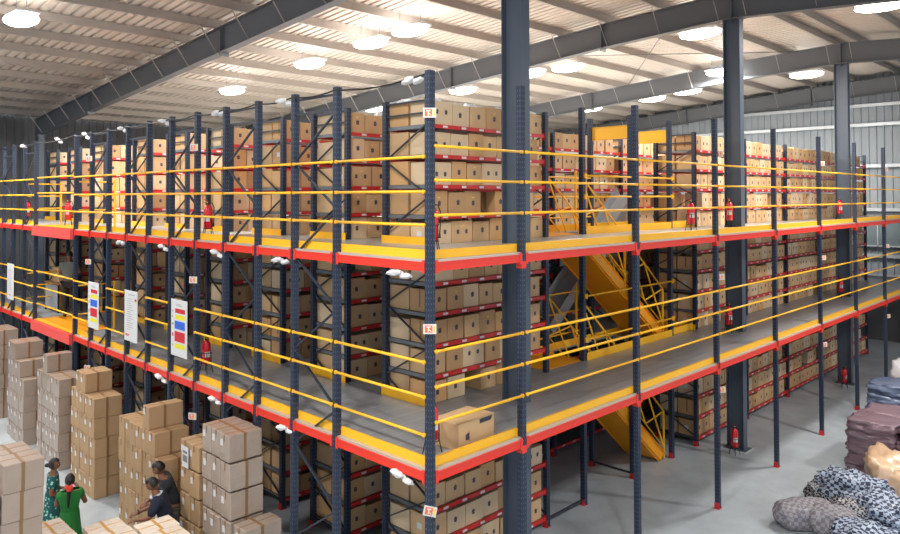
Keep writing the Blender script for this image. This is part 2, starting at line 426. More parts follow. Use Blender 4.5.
# edge beams, toe boards, guard rails
def bay(a, b, face, lev, idx, rails=True, board=True):
    """a,b positions along the face; face 'r' (y=0, along x) or 'l' (x=0, along y)."""
    z = (ZL, ZU)[lev]; L = b-a
    P = (lambda s, o, zz: (a+s, o, zz)) if face == 'r' else (lambda s, o, zz: (o, a+s, zz))
    where = 'right' if face == 'r' else 'left'; lv = ('lower', 'upper')[lev]
    org = P(0,0,0)
    t = tag(thing('edge_beam', f'red-orange edge beam of {lv} deck, {ORD[idx]} bay from corner on {where} face', 'deck beam', (0,0,0), 0, f'{lv} deck edge beams of the {where} face'))
    mb = MB()
    def bx(m, s0, s1, o0, o1, z0, z1, mat):
        p = P(s0,o0,z0); q = P(s1,o1,z1); m.box(min(p[0],q[0]), max(p[0],q[0]), min(p[1],q[1]), max(p[1],q[1]), z0, z1, mat)
    t.location = P(0,0,z-.15); base = Vector(t.location)
    def sub(m): 
        for v in m.v: v -= base
        return m
    bx(mb, .045, L-.045, -.045, .0, z-.145, z-.035, 'red'); bx(mb, .045, L-.045, -.05, -.045, z-.05, z-.035, 'red')
    bx(mb, .045, L-.045, -.05, -.045, z-.145, z-.132, 'red')
    sub(mb).obj('beam', t)
    gmb = MB(); bx(gmb, .05, L-.05, -.03, .045, z-.034, z-.002, 'grating'); sub(gmb).obj('grating_strip', t)
    cn = MB()
    for s in (.046, L-.09): bx(cn, s, s+.044, -.056, -.046, z-.17, z-.01, 'red')
    sub(cn).obj('end_connector', t)
    g = tag(thing('guard_rail', f'yellow guard rail of {lv} deck, {ORD[idx]} bay from corner on {where} face', 'guard rail', (0,0,0), 0, f'{lv} deck guard rails of the {where} face'))
    g.location = P(0,0,z); base = Vector(g.location)
    hs = {('r',1):(.54,.97,1.39), ('r',0):(.57,1.0,1.43), ('l',1):(.42,.83,1.26), ('l',0):(.42,.88,1.30)}[(face,lev)]
    for h in (hs if rails else ()):
        m = MB(); m.tube([P(.03,-.055,z+h), P(L-.03,-.055,z+h)], .019, 'yellow', 10); 
        for s in (.05, L-.05): bx(m, s-.015, s+.015, -.072, -.038, z+h-.023, z+h+.023, 'yellow')
        sub(m).obj('rail', g)
    if board:
        m = MB(); bx(m, .05, L-.05, .035, .041, z+.0, z+.11, 'yellow'); bx(m, .05, L-.05, .041, .07, z+.104, z+.11, 'yellow'); sub(m).obj('toe_board', g)
for lev in (0, 1):
    for k in range(8): bay(XS[k], XS[k+1], 'r', lev, k)
    ysl = [0]+[YK(k) for k in range(0,11)]
    for i in range(len(ysl)-1): bay(ysl[i], ysl[i+1], 'l', lev, i, rails=not (lev == 0 and i in (5,7,9)))
    ys2 = [YK(k) for k in range(13,19)]
    for i in range(len(ys2)-1): bay(ys2[i], ys2[i+1], 'l', lev, i+12)

# loading platforms (gate bay of the left face)
for lev, z in ((0, ZL), (1, ZU)):
    ya, yb = YK(10)+.06, YK(13)-.06
    t = thing('loading_platform', f'faded red loading platform with yellow floor plate, {("lower","upper")[lev]} deck', 'loading platform', (0, ya, z-.2), 0, 'loading platforms of the left face')
    mb = MB(); mb.box(-.12,-.05,0,yb-ya,-.06,.19,'redpink'); mb.box(-.05,0,0,.06,-.04,.18,'redpink'); mb.box(-.05,0,yb-ya-.06,yb-ya,-.04,.18,'redpink'); mb.obj('beam', t)
    mb = MB(); mb.box(-.05,.9,.06,yb-ya-.06,.201,.212,'orange'); mb.obj('floor_plate', t)
    mb = MB()
    for h in (.42,.88,1.30): mb.tube([(.02,0,.2+h),(.02,yb-ya,.2+h)], .02, 'yellow', 8)
    mb.obj('rail', t)
    for yy in (0, -SL-.06+.0): pass
# crossing rails of the side of the loading bay
for lev, z in ((0,ZL),(1,ZU)):
    for j, yy in enumerate((YK(10)+.1, YK(14)+.0)):
        t = thing('guard_rail', f'short yellow guard rail at the {("near","far")[j]} side of the loading bay, {("lower","upper")[lev]} deck', 'guard rail', (0, yy, z), 0, 'side rails of the loading bay')
        for h in (.45,.8,1.15):
            m = MB(); m.tube([(.06,0,h),(.95,0,h)], .018, 'yellow', 8); m.obj('rail', t)
        m = MB(); m.box(.93,.97,-.02,.02,.0,1.2,'yellow'); m.obj('post', t)

# ------------------------------------------------------------------ racks
LEV = [.19,.70,1.21,1.72,2.23] , [3.34,3.83,4.33,4.82] , [5.90,6.39,6.88,7.37]
ALLZ = sum(LEV, [])
BEAM = {}
def shelf_beam(L, face):
    key = ('b', round(L,3))
    if key not in BEAM:
        m = MB(); m.box(.045, L-.045, -.022, .022, -.062, 0, 'redshelf'); m.box(.045, L-.045, -.026, -.022, -.062, -.05, 'redshelf'); m.box(.045, L-.045, -.026,-.022,-.012,0,'redshelf')
        m.box(.038,.05,-.03,.03,-.11,.03,'redshelf'); m.box(L-.05,L-.038,-.03,.03,-.11,.03,'redshelf')
        s = .3
        while s < L-.2: m.box(s, s+.11, -.0285, -.0262, -.05, -.012, 'paper'); s += .44
        BEAM[key] = m.mesh('shelf_beam')
    return BEAM[key]
def rack(name_label, y0, xs, zmin=0, lastdetail=True):
    t = thing('storage_rack', name_label, 'rack', (xs[0], y0, 0), 0, 'multi tier storage racks')
    for x in xs:
        for yy in (0, RD): upright(x-xs[0], yy, ZT+.05, t)
        mb = MB(); zig(mb, x-xs[0], .04, RD-.04, .20, 7.45, .60, .03)
        mb.obj('frame_brace', t)
        for zz in (.16,7.75,7.55): mb = MB(); mb.bar((x-xs[0], .04, zz), (x-xs[0], RD-.04, zz), .03, .03, 'rail_dark'); mb.obj('cross_tie', t)
    for i in range(len(xs)-1):
        L = xs[i+1]-xs[i]
        for z in ALLZ:
            for s, yy in ((0, 0), (1, RD)):
                o = bpy.data.objects.new('shelf_beam', shelf_beam(L, 0)); COL.objects.link(o); o.parent = t
                if s: o.location = (xs[i]-xs[0]+L, yy, z); o.rotation_euler = (0,0,math.pi)
                else: o.location = (xs[i]-xs[0], yy, z)
            key = ('p', round(L,3))
            if key not in BEAM:
                m = MB(); m.box(.05, L-.05, .025, RD-.025, -.022, -.002, 'shelf'); m.box(.02,.05,.03,RD-.03,-.06,-.002,'shelf'); BEAM[key] = m.mesh('shelf_panel')
            o = bpy.data.objects.new('shelf_panel', BEAM[key]); COL.objects.link(o); o.parent = t; o.location = (xs[i]-xs[0], 0, z)
    for z in (ZL, ZU):
        m = MB(); m.box(-.075, -.065, -.03, RD+.03, z, z+.12, 'yellow'); m.box(-.065,-.045,-.03,RD+.03,z+.112,z+.12,'yellow'); m.obj('toe_board', t)
    return t
XA = [1.84, 4.90]
XR = [11.03, 14.10, 17.18, 20.26, 23.33, 25.6]
rack('navy and red rack nearest the camera, just behind the corner post', RY, XA)
rack('long navy and red rack running to the right of the staircase', RY, XR)
rowY = {}
rnames = ['nearest','second','third','fourth','fifth','sixth','seventh','eighth','ninth']
for j, k in enumerate((2,4,6,8,10,13,15,17)):
    y = YK(k)+.06; rowY[j+1] = y
    if j == 0: rack('second rack back from the corner, extending behind the staircase', y, [1.84,4.92,7.99,11.07,14.15,17.2])
    elif j == 1: rack('third rack back from the corner along the left face', y, [1.84,4.92,7.99,11.07])
    else: rack(f'navy and red rack, {ORD[j+1]} back from the corner along the left face', y, XA)
rowY[0] = RY

# ------------------------------------------------------------------ cartons on the racks
def emblem(mb, cx, cz, y, s=1.):
    # small dark bag-like print on the front (faces -y)
    w, h = .036*s, .042*s
    mb.add([(cx-w,y,cz+h*.7),(cx-w*.8,y,cz-h),(cx+w*.8,y,cz-h),(cx+w,y,cz+h*.7)], [(0,1,2,3)], 'mark')
    mb.add([(cx-w*.4,y-.0006,cz+h*.15),(cx-w*.3,y-.0006,cz),(cx+w*.3,y-.0006,cz),(cx+w*.4,y-.0006,cz+h*.15)], [(0,1,2,3)], 'tape')
    mb.add([(cx-w*.5,y,cz+h),(cx-w*.5,y,cz+h*.7),(cx+w*.5,y,cz+h*.7),(cx+w*.5,y,cz+h)], [(0,1,2,3)], 'mark')
VAR = []
rv = random.Random(3)
for i in range(22):
    w = [.345,.38,.41,.44,.38,.36,.52,.35,.40,.48,.37][i % 11]; h = [.37,.385,.36,.39,.34][i % 5]; d = .47
    tone = ['kraft0','kraft1','kraft2','kraft0','kraft3','kraft0','kraft2'][i % 7]
    mb = MB(); mb.bbox(0, w, 0, d, 0, h, tone, .006)
    ez = h*.52 + rv.uniform(-.02,.02)
    if w > .47:
        emblem(mb, w*.3, ez, -.0012, .9); emblem(mb, w*.7, ez, -.0012, .9)
    else: emblem(mb, w*.5+rv.uniform(-.03,.03), ez, -.0012)
    if i % 3: mb.add([(w*.45,-.0012,ez+.10),(w*.45,-.0012,ez+.085),(w*.58,-.0012,ez+.085),(w*.58,-.0012,ez+.10)], [(0,1,2,3)], 'marky')
    if i % 4 == 1: mb.add([(-.0012,d*.66,.0+h*.6),(-.0012,d*.66,h*.35),(-.0012,d*.42,h*.35),(-.0012,d*.42,h*.6)], [(0,1,2,3)], 'paper')
    if i % 4 == 3: mb.add([(-.0012,d*.54,h-.004),(-.0012,d*.54,h*.2),(-.0012,d*.46,h*.2),(-.0012,d*.46,h-.004)], [(0,1,2,3)], 'tape')
    mb.box(.01, w-.01, d*.46, d*.54, h, h+.0012, 'tape_pale')
    VAR.append((w, h, d, mb))
VMESH = [None]*len(VAR)
LINER = None
def liner_mesh():
    bm = bmesh.new(); bmesh.ops.create_icosphere(bm, subdivisions=3, radius=1)
    for v in bm.verts:
        n = noise.noise(v.co*2.3)*.35 + noise.noise(v.co*6)*.2
        v.co = Vector((v.co.x*.15*(1+n), v.co.y*.19*(1+n), max(v.co.z, -.25)*.07*(1+2*n)))
    bm.verts.index_update(); mb = MB(); mb.add([v.co.copy() for v in bm.verts], [[v.index for v in f.verts] for f in bm.faces], 'white_wrap', True); bm.free()
    return mb.mesh('plastic_liner')
def tiers():
    out = []
    for ti, (tn, base, lv) in enumerate((('ground tier', None, LEV[0]), ('middle tier', ZL, LEV[1]), ('top tier', ZU, LEV[2]))):
        zs = ([] if base is None else [base]) + list(lv)
        for si, z in enumerate(zs): out.append((tn, si, z, ti))
    return out
TI = tiers()
cand = []   # (priority, variant, pos, rot, label, top?)
rb = random.Random(11)
def fill(rowi, y0, x0, x1, rname, prio, front=True, nmax=99, skip=.03, rowlab=''):
    for (tn, si, z, ti) in TI:
        x = x0 + .06; n = 0
        while n < nmax:
            vi = rb.randrange(len(VAR)); w, h, d, _ = VAR[vi]
            if si and h > .39: vi = 4; w, h, d, _ = VAR[vi]
            if x + w > x1 - .05:
                vi = 0; w, h, d, _ = VAR[0]
                if x + w > x1 - .045: break
            if rb.random() > skip:
                if front: pos = (x, y0+.03+rb.uniform(-.01,.015), z+.001); rot = rb.uniform(-.02,.02)
                else: pos = (x+w, y0+RD-.03, z+.001); rot = math.pi+rb.uniform(-.02,.02)
                cand.append((prio, vi, pos, rot, (rname, tn, si, n, front), z > 7.3))
            x += w + rb.uniform(.006,.03); n += 1
fill(0, RY, XA[0], XA[1], 'nearest rack', 0)
fill(0, RY, XA[0], XA[0]+1.0, 'nearest rack', 1, front=False, nmax=2)
for j in range(1, 9):
    nm = rnames[j] + ' rack back'
    if j <= 3:
        fill(j, rowY[j], XA[0], XA[1], nm, 2+j, nmax=3); fill(j, rowY[j], XA[0], XA[1], nm, 2+j+.5, front=False, nmax=1)
    else:
        fill(j, rowY[j], XA[0], XA[1], nm, 20, nmax=3); fill(j, rowY[j], XA[0], XA[1], nm, 20, front=False, nmax=1)
TALL = list(TI)
TI = [q for q in TALL if q[3] == 2]
fill(1, rowY[1], 4.92, 7.99, 'rack behind the stair', 30)
fill(1, rowY[1], 7.99, 11.07, 'rack behind the stair', 30)
TI = TALL
fill(1, rowY[1], 11.07, 14.15, 'rack behind the stair', 30); fill(1, rowY[1], 14.15, 17.2, 'rack behind the stair', 30)
fill(2, rowY[2], 4.92, 7.99, 'rack behind the stair', 30); fill(2, rowY[2], 7.99, 11.07, 'rack behind the stair', 30)
for i in range(5):
    fill(0, RY, XR[i], XR[i+1], 'right hand rack', 30, skip=.02)
fill(0, RY, XR[0], XR[0]+.6, 'right hand rack', 30, front=False, nmax=1)
cand.sort(key=lambda c: c[0])
NIND = 300
rest = MB()
for idx, (pr, vi, pos, rot, lab, top) in enumerate(cand):
    w, h, d, mb = VAR[vi]
    if idx < NIND:
        if VMESH[vi] is None: VMESH[vi] = mb.mesh('storage_carton')
        o = bpy.data.objects.new('storage_carton', VMESH[vi]); COL.objects.link(o); o.location = pos; o.rotation_euler = (0,0,rot)
        rname, tn, si, n, front = lab
        tone = ['tan','brown','pale','tan','orange brown','tan','pale'][vi % 7]
        tag(o, f"{tone} carton, {ORD[n]} from left, {ORD[si]} row up, {tn}, {rname}" + ('' if front else ', rear'), 'carton', f'cartons stored on the {rname}')
        if top and vi % 3 == 0:
            if LINER is None: LINER = liner_mesh()
            l = bpy.data.objects.new('plastic_liner', LINER); COL.objects.link(l); l.parent = o; l.location = (w/2, d/2, h+.01); l.rotation_euler = (0,0,vi)
    else:
        T = Matrix.Translation(pos) @ Matrix.Rotation(rot, 4, 'Z')
        o = len(rest.v)
        rest.v += [T @ v for v in mb.v]; rest.f += [[o+i for i in f] for f in mb.f]
        rest.mi += [rest.mid(mb.mats[i]) for i in mb.mi]; rest.sm += mb.sm
tag(rest.obj('storage_cartons'), 'tan cartons filling the right hand and farther racks', 'cartons', kind='stuff')

# carton lying loose on the lower deck at the corner
mb = MB(); mb.bbox(0,.74,0,.48,0,.35,'kraft0',.008)
for (a,b,c,d) in ((.13,.20,.11,.19),): mb.add([(a,-.0015,d),(a,-.0015,c+.01),(b,-.0015,c),(b,-.0015,d+.02)], [(0,1,2,3)], 'mark')
mb.add([(.21,-.0015,.23),(.21,-.0015,.09),(.20,-.0015,.09),(.20,-.0015,.2)], [(3,2,1,0)], 'black')
mb.add([(.42,-.0015,.33),(.42,-.0015,.27),(.66,-.0015,.27),(.70,-.0015,.33)], [(0,1,2,3)], 'rail_dark'); mb.box(.03,.71,.22,.26,.35,.3515,'tape_pale')
tag(mb.obj('delivery_carton', None, (.68,.17,ZL+.001), (0,0,.05)), 'large tan carton standing alone on lower deck walkway by the corner post', 'carton')

# ------------------------------------------------------------------ staircase
def stair_flight(ztop, zbot, label):
    x0, x1 = 6.30, 9.56; y0, y1 = 2.10, 2.95
    t = thing('staircase', label, 'staircase', (x1, (y0+y1)/2, zbot), 0, 'orange steel stair flights')
    yo = y0 - (y0+y1)/2; dz = ztop-zbot; dx = x1-x0
    P = lambda s, y, h: (-dx+dx*s, y, dz*(1-s)+h)     # s from top 0 to bottom 1
    for sy, y in ((-1, yo), (1, -yo)):
        m = MB(); m.bar(P(0,y,-.06), P(1,y,.05), .012, .30, 'orange', up=(0,0,1))
        for e in (.115,-.115):
            n = Vector((dz,0,dx)).normalized()*e
            m.bar(Vector(P(0,y-sy*-.02,-.08))+n, Vector(P(1,y-sy*-.02,.07))+n, .05, .008, 'orange')
        m.obj('stringer', t)
    n = 13; m = MB()
    for i in range(n):
        s = (i+.5)/n; p = P(s, 0, 0)
        m.box(p[0]-.13, p[0]+.13, yo+.01, -yo-.01, p[2]-.03, p[2], 'orange')

    m.obj('tread', t)
    m = MB(); m.bar(P(0,0,-.20), P(.93,0,-.13), -yo*2-.02, .006, 'orange'); m.obj('soffit_plate', t)
    for y in (yo, -yo):
        m = MB(); H = 1.2
        m.tube([P(-.02,y,H), P(1.03,y,H)], .02, 'yellow', 8); m.tube([P(-.02,y,.35), P(1.03,y,.35)], .014, 'yellow', 8)
        k = 4
        for i in range(k+1):
            s = i/k*1.03
            if i in (0, 2, k): m.bar(P(s,y,.0 if i<k else .0), P(s,y,H), .035, .035, 'yellow')
            if i < k:
                s2 = (i+1)/k*1.03
                a, b = (.35, H) if i % 2 == 0 else (H, .35)
                m.bar(P(s,y,a), P(s2,y,b), .022, .03, 'yellow'); m.bar(P(s,y,b), P(s2,y,a), .022, .03, 'yellow')
        m.obj('handrail', t)
    return t
stair_flight(ZL, 0, 'orange steel staircase flight from ground floor to the lower deck')
stair_flight(ZU, ZL, 'orange steel staircase flight from the lower deck to the upper deck')
# stair portal posts
def tall_post(x, y, z1, label, s=.10):
    t = thing('stair_post', label, 'post', (x, y, 0), 0, 'navy posts around the staircase'); upright(0,0,z1,t,s=s); return t
tall_post(6.20, 2.0, 8.0, 'navy post at the near top end of the staircase')
tall_post(8.10, 2.0, 8.0, 'navy post beside the middle of the staircase, front side', .11)
tall_post(9.85, 2.0, 8.0, 'navy post at the foot of the staircase, front side')
tall_post(8.10, 3.06, 8.0, 'navy post beside the middle of the staircase, rear side')
tall_post(9.85, 3.06, 8.0, 'navy post at the foot of the staircase, rear side')
for x, l in ((8.10,'left yellow plate spanning two posts high above the staircase'),(9.85,'right yellow plate spanning two posts high above the staircase')):
    m = MB(); m.box(-.02,.02,.06,1.0,-.15,.15,'yellow'); m.box(-.03,.03,.06,1.0,.14,.15,'yellow'); m.box(-.03,.03,.06,1.0,-.15,-.14,'yellow')
    tag(m.obj('header_plate', None, (x,2.0,7.64)), l, 'header plate', 'yellow header plates over the stair')
# floor tie bars between stair posts
for a, b, l in (((8.10,3.02),(8.10,2.06),'dark floor tie bar between the two middle stair posts'),((4.98,2.0),(6.14,2.0),'dark floor tie bar from the nearest rack to a stair post')):
    m = MB(); m.bar((a[0],a[1],.1),(b[0],b[1],.1),.035,.035,'rail_dark'); tag(m.obj('tie_bar'), l, 'tie bar')
for z, lv in ((ZL,'lower'),(ZU,'upper')):
    t = thing('guard_rail', f'yellow guard rail along the front of the stair opening, {lv} deck', 'guard rail', (6.2,1.95,z), 0, 'guard rails of the stair openings')
    for h in ((.42,1.30) if lv == 'lower' else (.76,1.19)):
        m = MB(); m.tube([(-.02,-.01,h),(3.75,-.01,h)], .02, 'yellow', 8)
        for s in (0.02,1.9,3.65): m.box(s-.03,s+.03,-.035,.0,h-.05,h+.05,'yellow')
        m.obj('rail', t)
    m = MB(); m.box(.05,3.6,-.02,-.012,.001,.16,'yellow'); m.obj('toe_board', t)
    t = thing('guard_rail', f'yellow guard rails at the back of the stair landing, {lv} deck', 'guard rail', (4.95,3.03,z), 0, 'guard rails of the stair openings')
    for h in (.3,.76,1.19):
        m = MB(); m.tube([(0,0,h),(3.1,0,h)], .018, 'yellow', 8); m.obj('rail', t)
    m = MB(); m.box(0,4.9,.0,.008,0,.15,'yellow'); m.obj('toe_board', t)
    m = MB(); m.box(2.48,2.52,-.02,.02,0,1.35,'yellow'); m.obj('post', t)
    m = MB(); m.box(0,1.28,0,1.0,0,.008,'orange'); tag(m.obj('landing_plate', None, (4.98,2.02,z+.001)), f'orange chequer landing plate at the stair top, {lv} deck', 'floor plate', 'orange landing plates')
    m = MB(); m.box(0,1.1,0,1.0,0,.008,'orange'); tag(m.obj('landing_plate', None, (9.92,2.02,z+.001)), f'orange floor plate beyond the stair beside the right hand rack, {lv} deck', 'floor plate', 'orange landing plates')
    m = MB(); m.box(0,1.0,-.01,.0,.009,.17,'yellow'); tag(m.obj('toe_board', None, (9.92,1.98,z)), f'yellow toe board between stair post and right hand rack, {lv} deck', 'toe board')
# grey chute
t = thing('goods_chute', 'pale grey steel chute sloping down behind the staircase', 'chute', (7.0,3.55,ZL), 0)
m = MB(); A = Vector((-.2,0,.25)); B = Vector((3.6,0,3.35)); m.bar(A, B, .62, .01, 'chute'); m.obj('bed', t)
m = MB()
for s in (-.31,.31): m.bar(A+Vector((0,s,.12)), B+Vector((0,s,.12)), .01, .28, 'chute')
m.obj('side_wall', t)
m = MB()
for s in (-.29,.29):
    m.box(-.1,-.06,s-.02,s+.02,0,.35,'rail_dark'); m.box(1.2,1.24,s-.02,s+.02,0,1.38,'rail_dark')
m.obj('leg', t)

# ------------------------------------------------------------------ fire extinguishers on stands
def ext_proto(small=1.):
    t = thing('fire_extinguisher', 'x', 'fire extinguisher', (0,0,0), 0, 'red fire extinguishers on stands')
    m = MB(); m.lathe([(.02,.20),(.075,.205),(.09,.23),(.09,.60),(.08,.66),(.05,.71),(.028,.73)], 'ext', 18); m.obj('cylinder', t)
    m = MB(); m.lathe([(.028,.73),(.03,.78),(.02,.80)], 'black', 10); m.bar((0,0,.80),(-.10,-.02,.84),.02,.012,'ext'); m.bar((0,0,.78),(-.10,-.02,.77),.018,.01,'black')
    m.tube([(-.02,-.02,.77),(-.05,-.02,.785)], .012,'marky',8); m.obj('valve', t)
    m = MB(); m.tube([(.02,0,.77),(.09,.0,.76),(.125,-.01,.66),(.12,-.02,.45),(.10,-.04,.30)], .010, 'black', 8); m.tube([(.10,-.04,.32),(.098,-.045,.24)], [.012,.02], 'black', 8); m.obj('hose', t)
    m = MB(); a0 = R(-135)
    vs = []; fs = []; n = 8
    for i in range(n+1):
        a = a0 + R(-38) + R(76)*i/n
        for z in (.36,.48): vs.append((.0915*math.cos(a), .0915*math.sin(a), z))
    for i in range(n): fs.append((2*i,2*i+2,2*i+3,2*i+1))
    m.add(vs, fs, 'paper', True); m.obj('paper_label', t)
    m = MB()
    for z in (.195,.45): m.tube([(.10*math.cos(2*math.pi*k/16), .10*math.sin(2*math.pi*k/16), z) for k in range(17)], .007, 'black', 6)
    for a in (R(30),R(120),R(210),R(300)):
        c, s = math.cos(a), math.sin(a); m.tube([(.10*c,.10*s,.45),(.10*c,.10*s,.195),(.14*c,.14*s,.0)], .008, 'black', 6)
    m.obj('stand', t)
    return t
EXT = [((.68,.66,ZU),'upper deck, behind the corner post'), ((.42,.40,ZL),'lower deck, behind the corner post'),
       ((.38,6.5,ZL),'lower deck, beside the coloured notice board on left face'), ((.38,6.45,ZU),'upper deck, in the third left aisle bay'),
       ((.5,14.6,ZU),'upper deck, at the loading platform'), ((8.4,.75,ZU),'upper deck, with white label, in the open before the stair foot'),
       ((11.25,1.15,ZU),'upper deck, left of the second column'), ((19.4,1.05,ZU),'upper deck, at the third column'),
       ((11.25,1.2,ZL),'lower deck, left of the second column'), ((19.7,1.15,ZL),'lower deck, at the third column'),
       ((11.1,1.02,0),'ground floor, at the foot of second column'), ((19.45,1.0,0),'ground floor, at the foot of third column'), ((.5,18.3,ZU),'upper deck, at the far left edge')]
ep = None
for (p, l) in EXT:
    if ep is None: ep = ext_proto(); t = ep
    else: t = copy_tree(ep)
    t.scale = (.9,.9,.86); t.location = p; t['label'] = 'red fire extinguisher, ' + l; t.rotation_euler = (0,0,R(random.choice((0,25,-20,40))))

# ------------------------------------------------------------------ small safety plates on posts
def safety_plate(loc, rz, label, tilt=0):
    m = MB(); m.box(-.10,.10,-.004,.004,-.075,.075,'paper')
    M.setdefault('sign_orange', nmat('sign_orange', hx(232,110,50), .5))
    y = -.0055
    m.add([(-.075,y,.055),(-.075,y,-.055),(.04,y,-.055),(.04,y,.055)], [(0,1,2,3)], 'sign_orange')
    y = -.0065
    m.add([(-.05,y,.04),(-.05,y,.02),(.015,y,.02),(.015,y,.04)], [(0,1,2,3)], 'paper')
    m.add([(-.03,y,.02),(-.03,y,-.045),(-.012,y,-.045),(-.012,y,.02)], [(0,1,2,3)], 'paper')
    m.add([(-.012,y,-.0),(-.012,y,-.015),(.02,y,-.045),(.03,y,-.035)], [(0,1,2,3)], 'paper')
    m.add([(.055,y,.05),(.055,y,-.05),(.085,y,-.05),(.085,y,.05)], [(0,1,2,3)], 'marky')
    o = m.obj('safety_plate', None, loc, (0,tilt,rz)); o.scale = (.8,.8,.8); return tag(o, label, 'sign', 'small white and orange safety plates')
for z, l in ((7.22,'top of the corner post'),(4.6,'middle of the corner post'),(2.42,'lower part of the corner post')):
    safety_plate((-.062,-.06,z), R(-45), 'small white and orange safety plate on the ' + l, .0 if z > 3 else .2)
for k, i in ((2+1,'fourth'),(5,'sixth'),(7,'eighth')):
    for z, l in ((7.05,'high'),(4.58,'midway'),(2.33,'low')):
        safety_plate((XS[k]+.10,-.062,z), R(-30), f'small white and orange safety plate {l} on the {i} outer post of right face')
for k, yy in ((4,'fourth'),(9,'fifth')):
    for z, l in ((7.1,'high up'),(4.7,'at middle height'),(2.25,'low down')):
        safety_plate((-.07,YK(k)+.0,z), R(-60), f'small white and orange safety plate {l} on the left face, {yy} frame')
# ------------------------------------------------------------------ notice boards
M['b_red'] = nmat('print_red', hx(206,40,50), .5); M['b_yel'] = nmat('print_yellow', hx(232,222,40), .5); M['b_blue'] = nmat('print_blue', hx(52,104,214), .5); M['b_txt'] = nmat('print_grey', hx(120,122,130), .6)
def board(yc, zc, w, h, kind, label):
    t = thing('notice_board', label, 'notice board', (-.075, yc, zc), 0, 'white notice boards on the left face')
    m = MB(); m.bbox(-.012,0,-w/2,w/2,-h/2,h/2,'paper',.004)
    X = -.0135
    def q(s0, s1, t0, t1, mt):    # s: 0 left .. 1 right as seen from outside (left = +y)
        a = w/2 - s0*w; b = w/2 - s1*w; c = h/2 - t0*h; d = h/2 - t1*h
        m.add([(X,a,c),(X,a,d),(X,b,d),(X,b,c)], [(0,1,2,3)], mt)
    if kind == 'c':
        q(.30,.62,.075,.082,'b_txt'); q(.34,.7,.10,.108,'b_txt')
        for (a, b, c, d, mt) in ((.27,.88,.155,.235,'b_red'),(.27,.88,.265,.345,'b_yel'),(.24,.88,.375,.52,'b_blue'),(.24,.88,.56,.74,'b_red'),(.24,.88,.775,.855,'b_yel'),(.08,.16,.60,.66,'b_red'),(.08,.16,.42,.46,'b_txt'),(.08,.14,.3,.32,'b_txt'),(.08,.14,.2,.22,'b_txt'),(.08,.14,.8,.82,'b_txt')): q(a,b,c,d,mt)
    elif kind == 'l':
        q(.3,.8,.075,.085,'b_txt')
        for i in range(15): q(.2,.2+[.4,.5,.32,.45][i%4],.16+i*.043,.167+i*.043,'b_txt')
        q(.80,.95,.15,.19,'b_red'); q(.80,.95,.2,.225,'b_yel'); q(.1,.42,.86,.875,'b_red'); q(.1,.36,.885,.9,'b_red')
    else:
        for i in range(12): q(.2,.2+[.4,.5,.32,.45][i%4],.16+i*.05,.167+i*.05,'b_txt')
        q(.3,.6,.86,.88,'b_red')
    m.obj('panel', t)
    m = MB()
    for s in (-1,1):
        m.tube([(-.006,s*w*.4,h/2),(.02,s*w*.4,h/2+.06)], .004, 'rail_dark', 5)
    m.obj('cable_tie', t)
board(6.65, 3.76, .66, 1.05, 'c', 'white notice board with red yellow and blue blocks, rightmost of four')
board(8.88, 3.73, .66, 1.05, 'l', 'white notice board with a printed list, between the two coloured boards')
board(11.02, 3.73, .66, 1.05, 'c', 'white notice board with red yellow and blue blocks, left of the list board')
board(17.7, 3.73, .66, 1.05, 'n', 'white notice board at the far left edge')

# ------------------------------------------------------------------ cables and white wrapped bundles
def wrapped_bundle():
    mb = MB()
    for (c, r, sd) in (((-.05,.10,.02),(.07,.15,.05),1), ((.02,-.10,-.05),(.065,.13,.045),5), ((0,.0,0),(.03,.08,.03),9)):
        bm = bmesh.new(); bmesh.ops.create_icosphere(bm, subdivisions=3, radius=1)
        for v in bm.verts:
            n = noise.noise(v.co*2.2+Vector((sd,0,0)))*.35
            v.co = Vector((c[0]+v.co.x*r[0]*(1+n), c[1]+v.co.y*r[1]*(1+n), c[2]+v.co.z*r[2]*(1+n)))
        bm.verts.index_update(); mb.add([v.co.copy() for v in bm.verts], [[v.index for v in f.verts] for f in bm.faces], 'white_wrap', True); bm.free()
    return mb.mesh('wrapped_bundle')
WB = wrapped_bundle()
for z, ks, l in ((7.68, (0.28,None), 'at the top of'),):
    pass
def put_bundle(y, z, label):
    x = -.03 if z > 7 else -.045
    o = bpy.data.objects.new('wrapped_cable_bundle', WB); COL.objects.link(o); o.location = (x, y, z); o.scale = (.75,.75,.8); o.rotation_euler = (random.uniform(-.3,.3),0,random.uniform(-.2,.2)); tag(o, label, 'cable bundle', 'white wrapped cable bundles of the left face')
tops = [(.26,'the corner post'),(YK(1)+.2,'the second left post'),(YK(3)+.2,'the fourth left post'),(YK(5)+.2,'the sixth left post'),(YK(7)+.2,'the eighth left post'),(YK(9)+.3,'the tenth left post'),(YK(10)+1.2,'the loading bay'),(YK(14),'the far left frame')]
for y, l in tops: put_bundle(y, 7.66, 'white plastic wrapped cable bundle at the top beside ' + l)
for y, l in ((.5,'first'),(3.25,'third'),(5.25,'fifth'),(7.4,'seventh'),(9.5,'ninth')):
    put_bundle(y, ZU-.20, f'white wrapped cable bundle under the upper deck edge, {l} bay from corner')
for y, l in ((.45,'first'),(3.1,'third'),(5.3,'fifth'),(7.45,'seventh')):
    put_bundle(y, ZL-.18, f'white wrapped cable bundle under the lower deck edge, {l} bay from corner')
mb = MB(); pts = []
ysall = [0.05]+[YK(k) for k in range(0,11)]+[YK(k) for k in range(13,19)]
for a, b in zip(ysall[:-1], ysall[1:]):
    for i in range(6):
        s = i/6; pts.append((-.05, a+(b-a)*s, 7.70-.04*math.sin(math.pi*s)*min(1.5,(b-a))))
mb.tube(pts, .012, 'black', 6); tag(mb.obj('power_cable'), 'black power cable strung along the tops of the left face posts', 'cable')

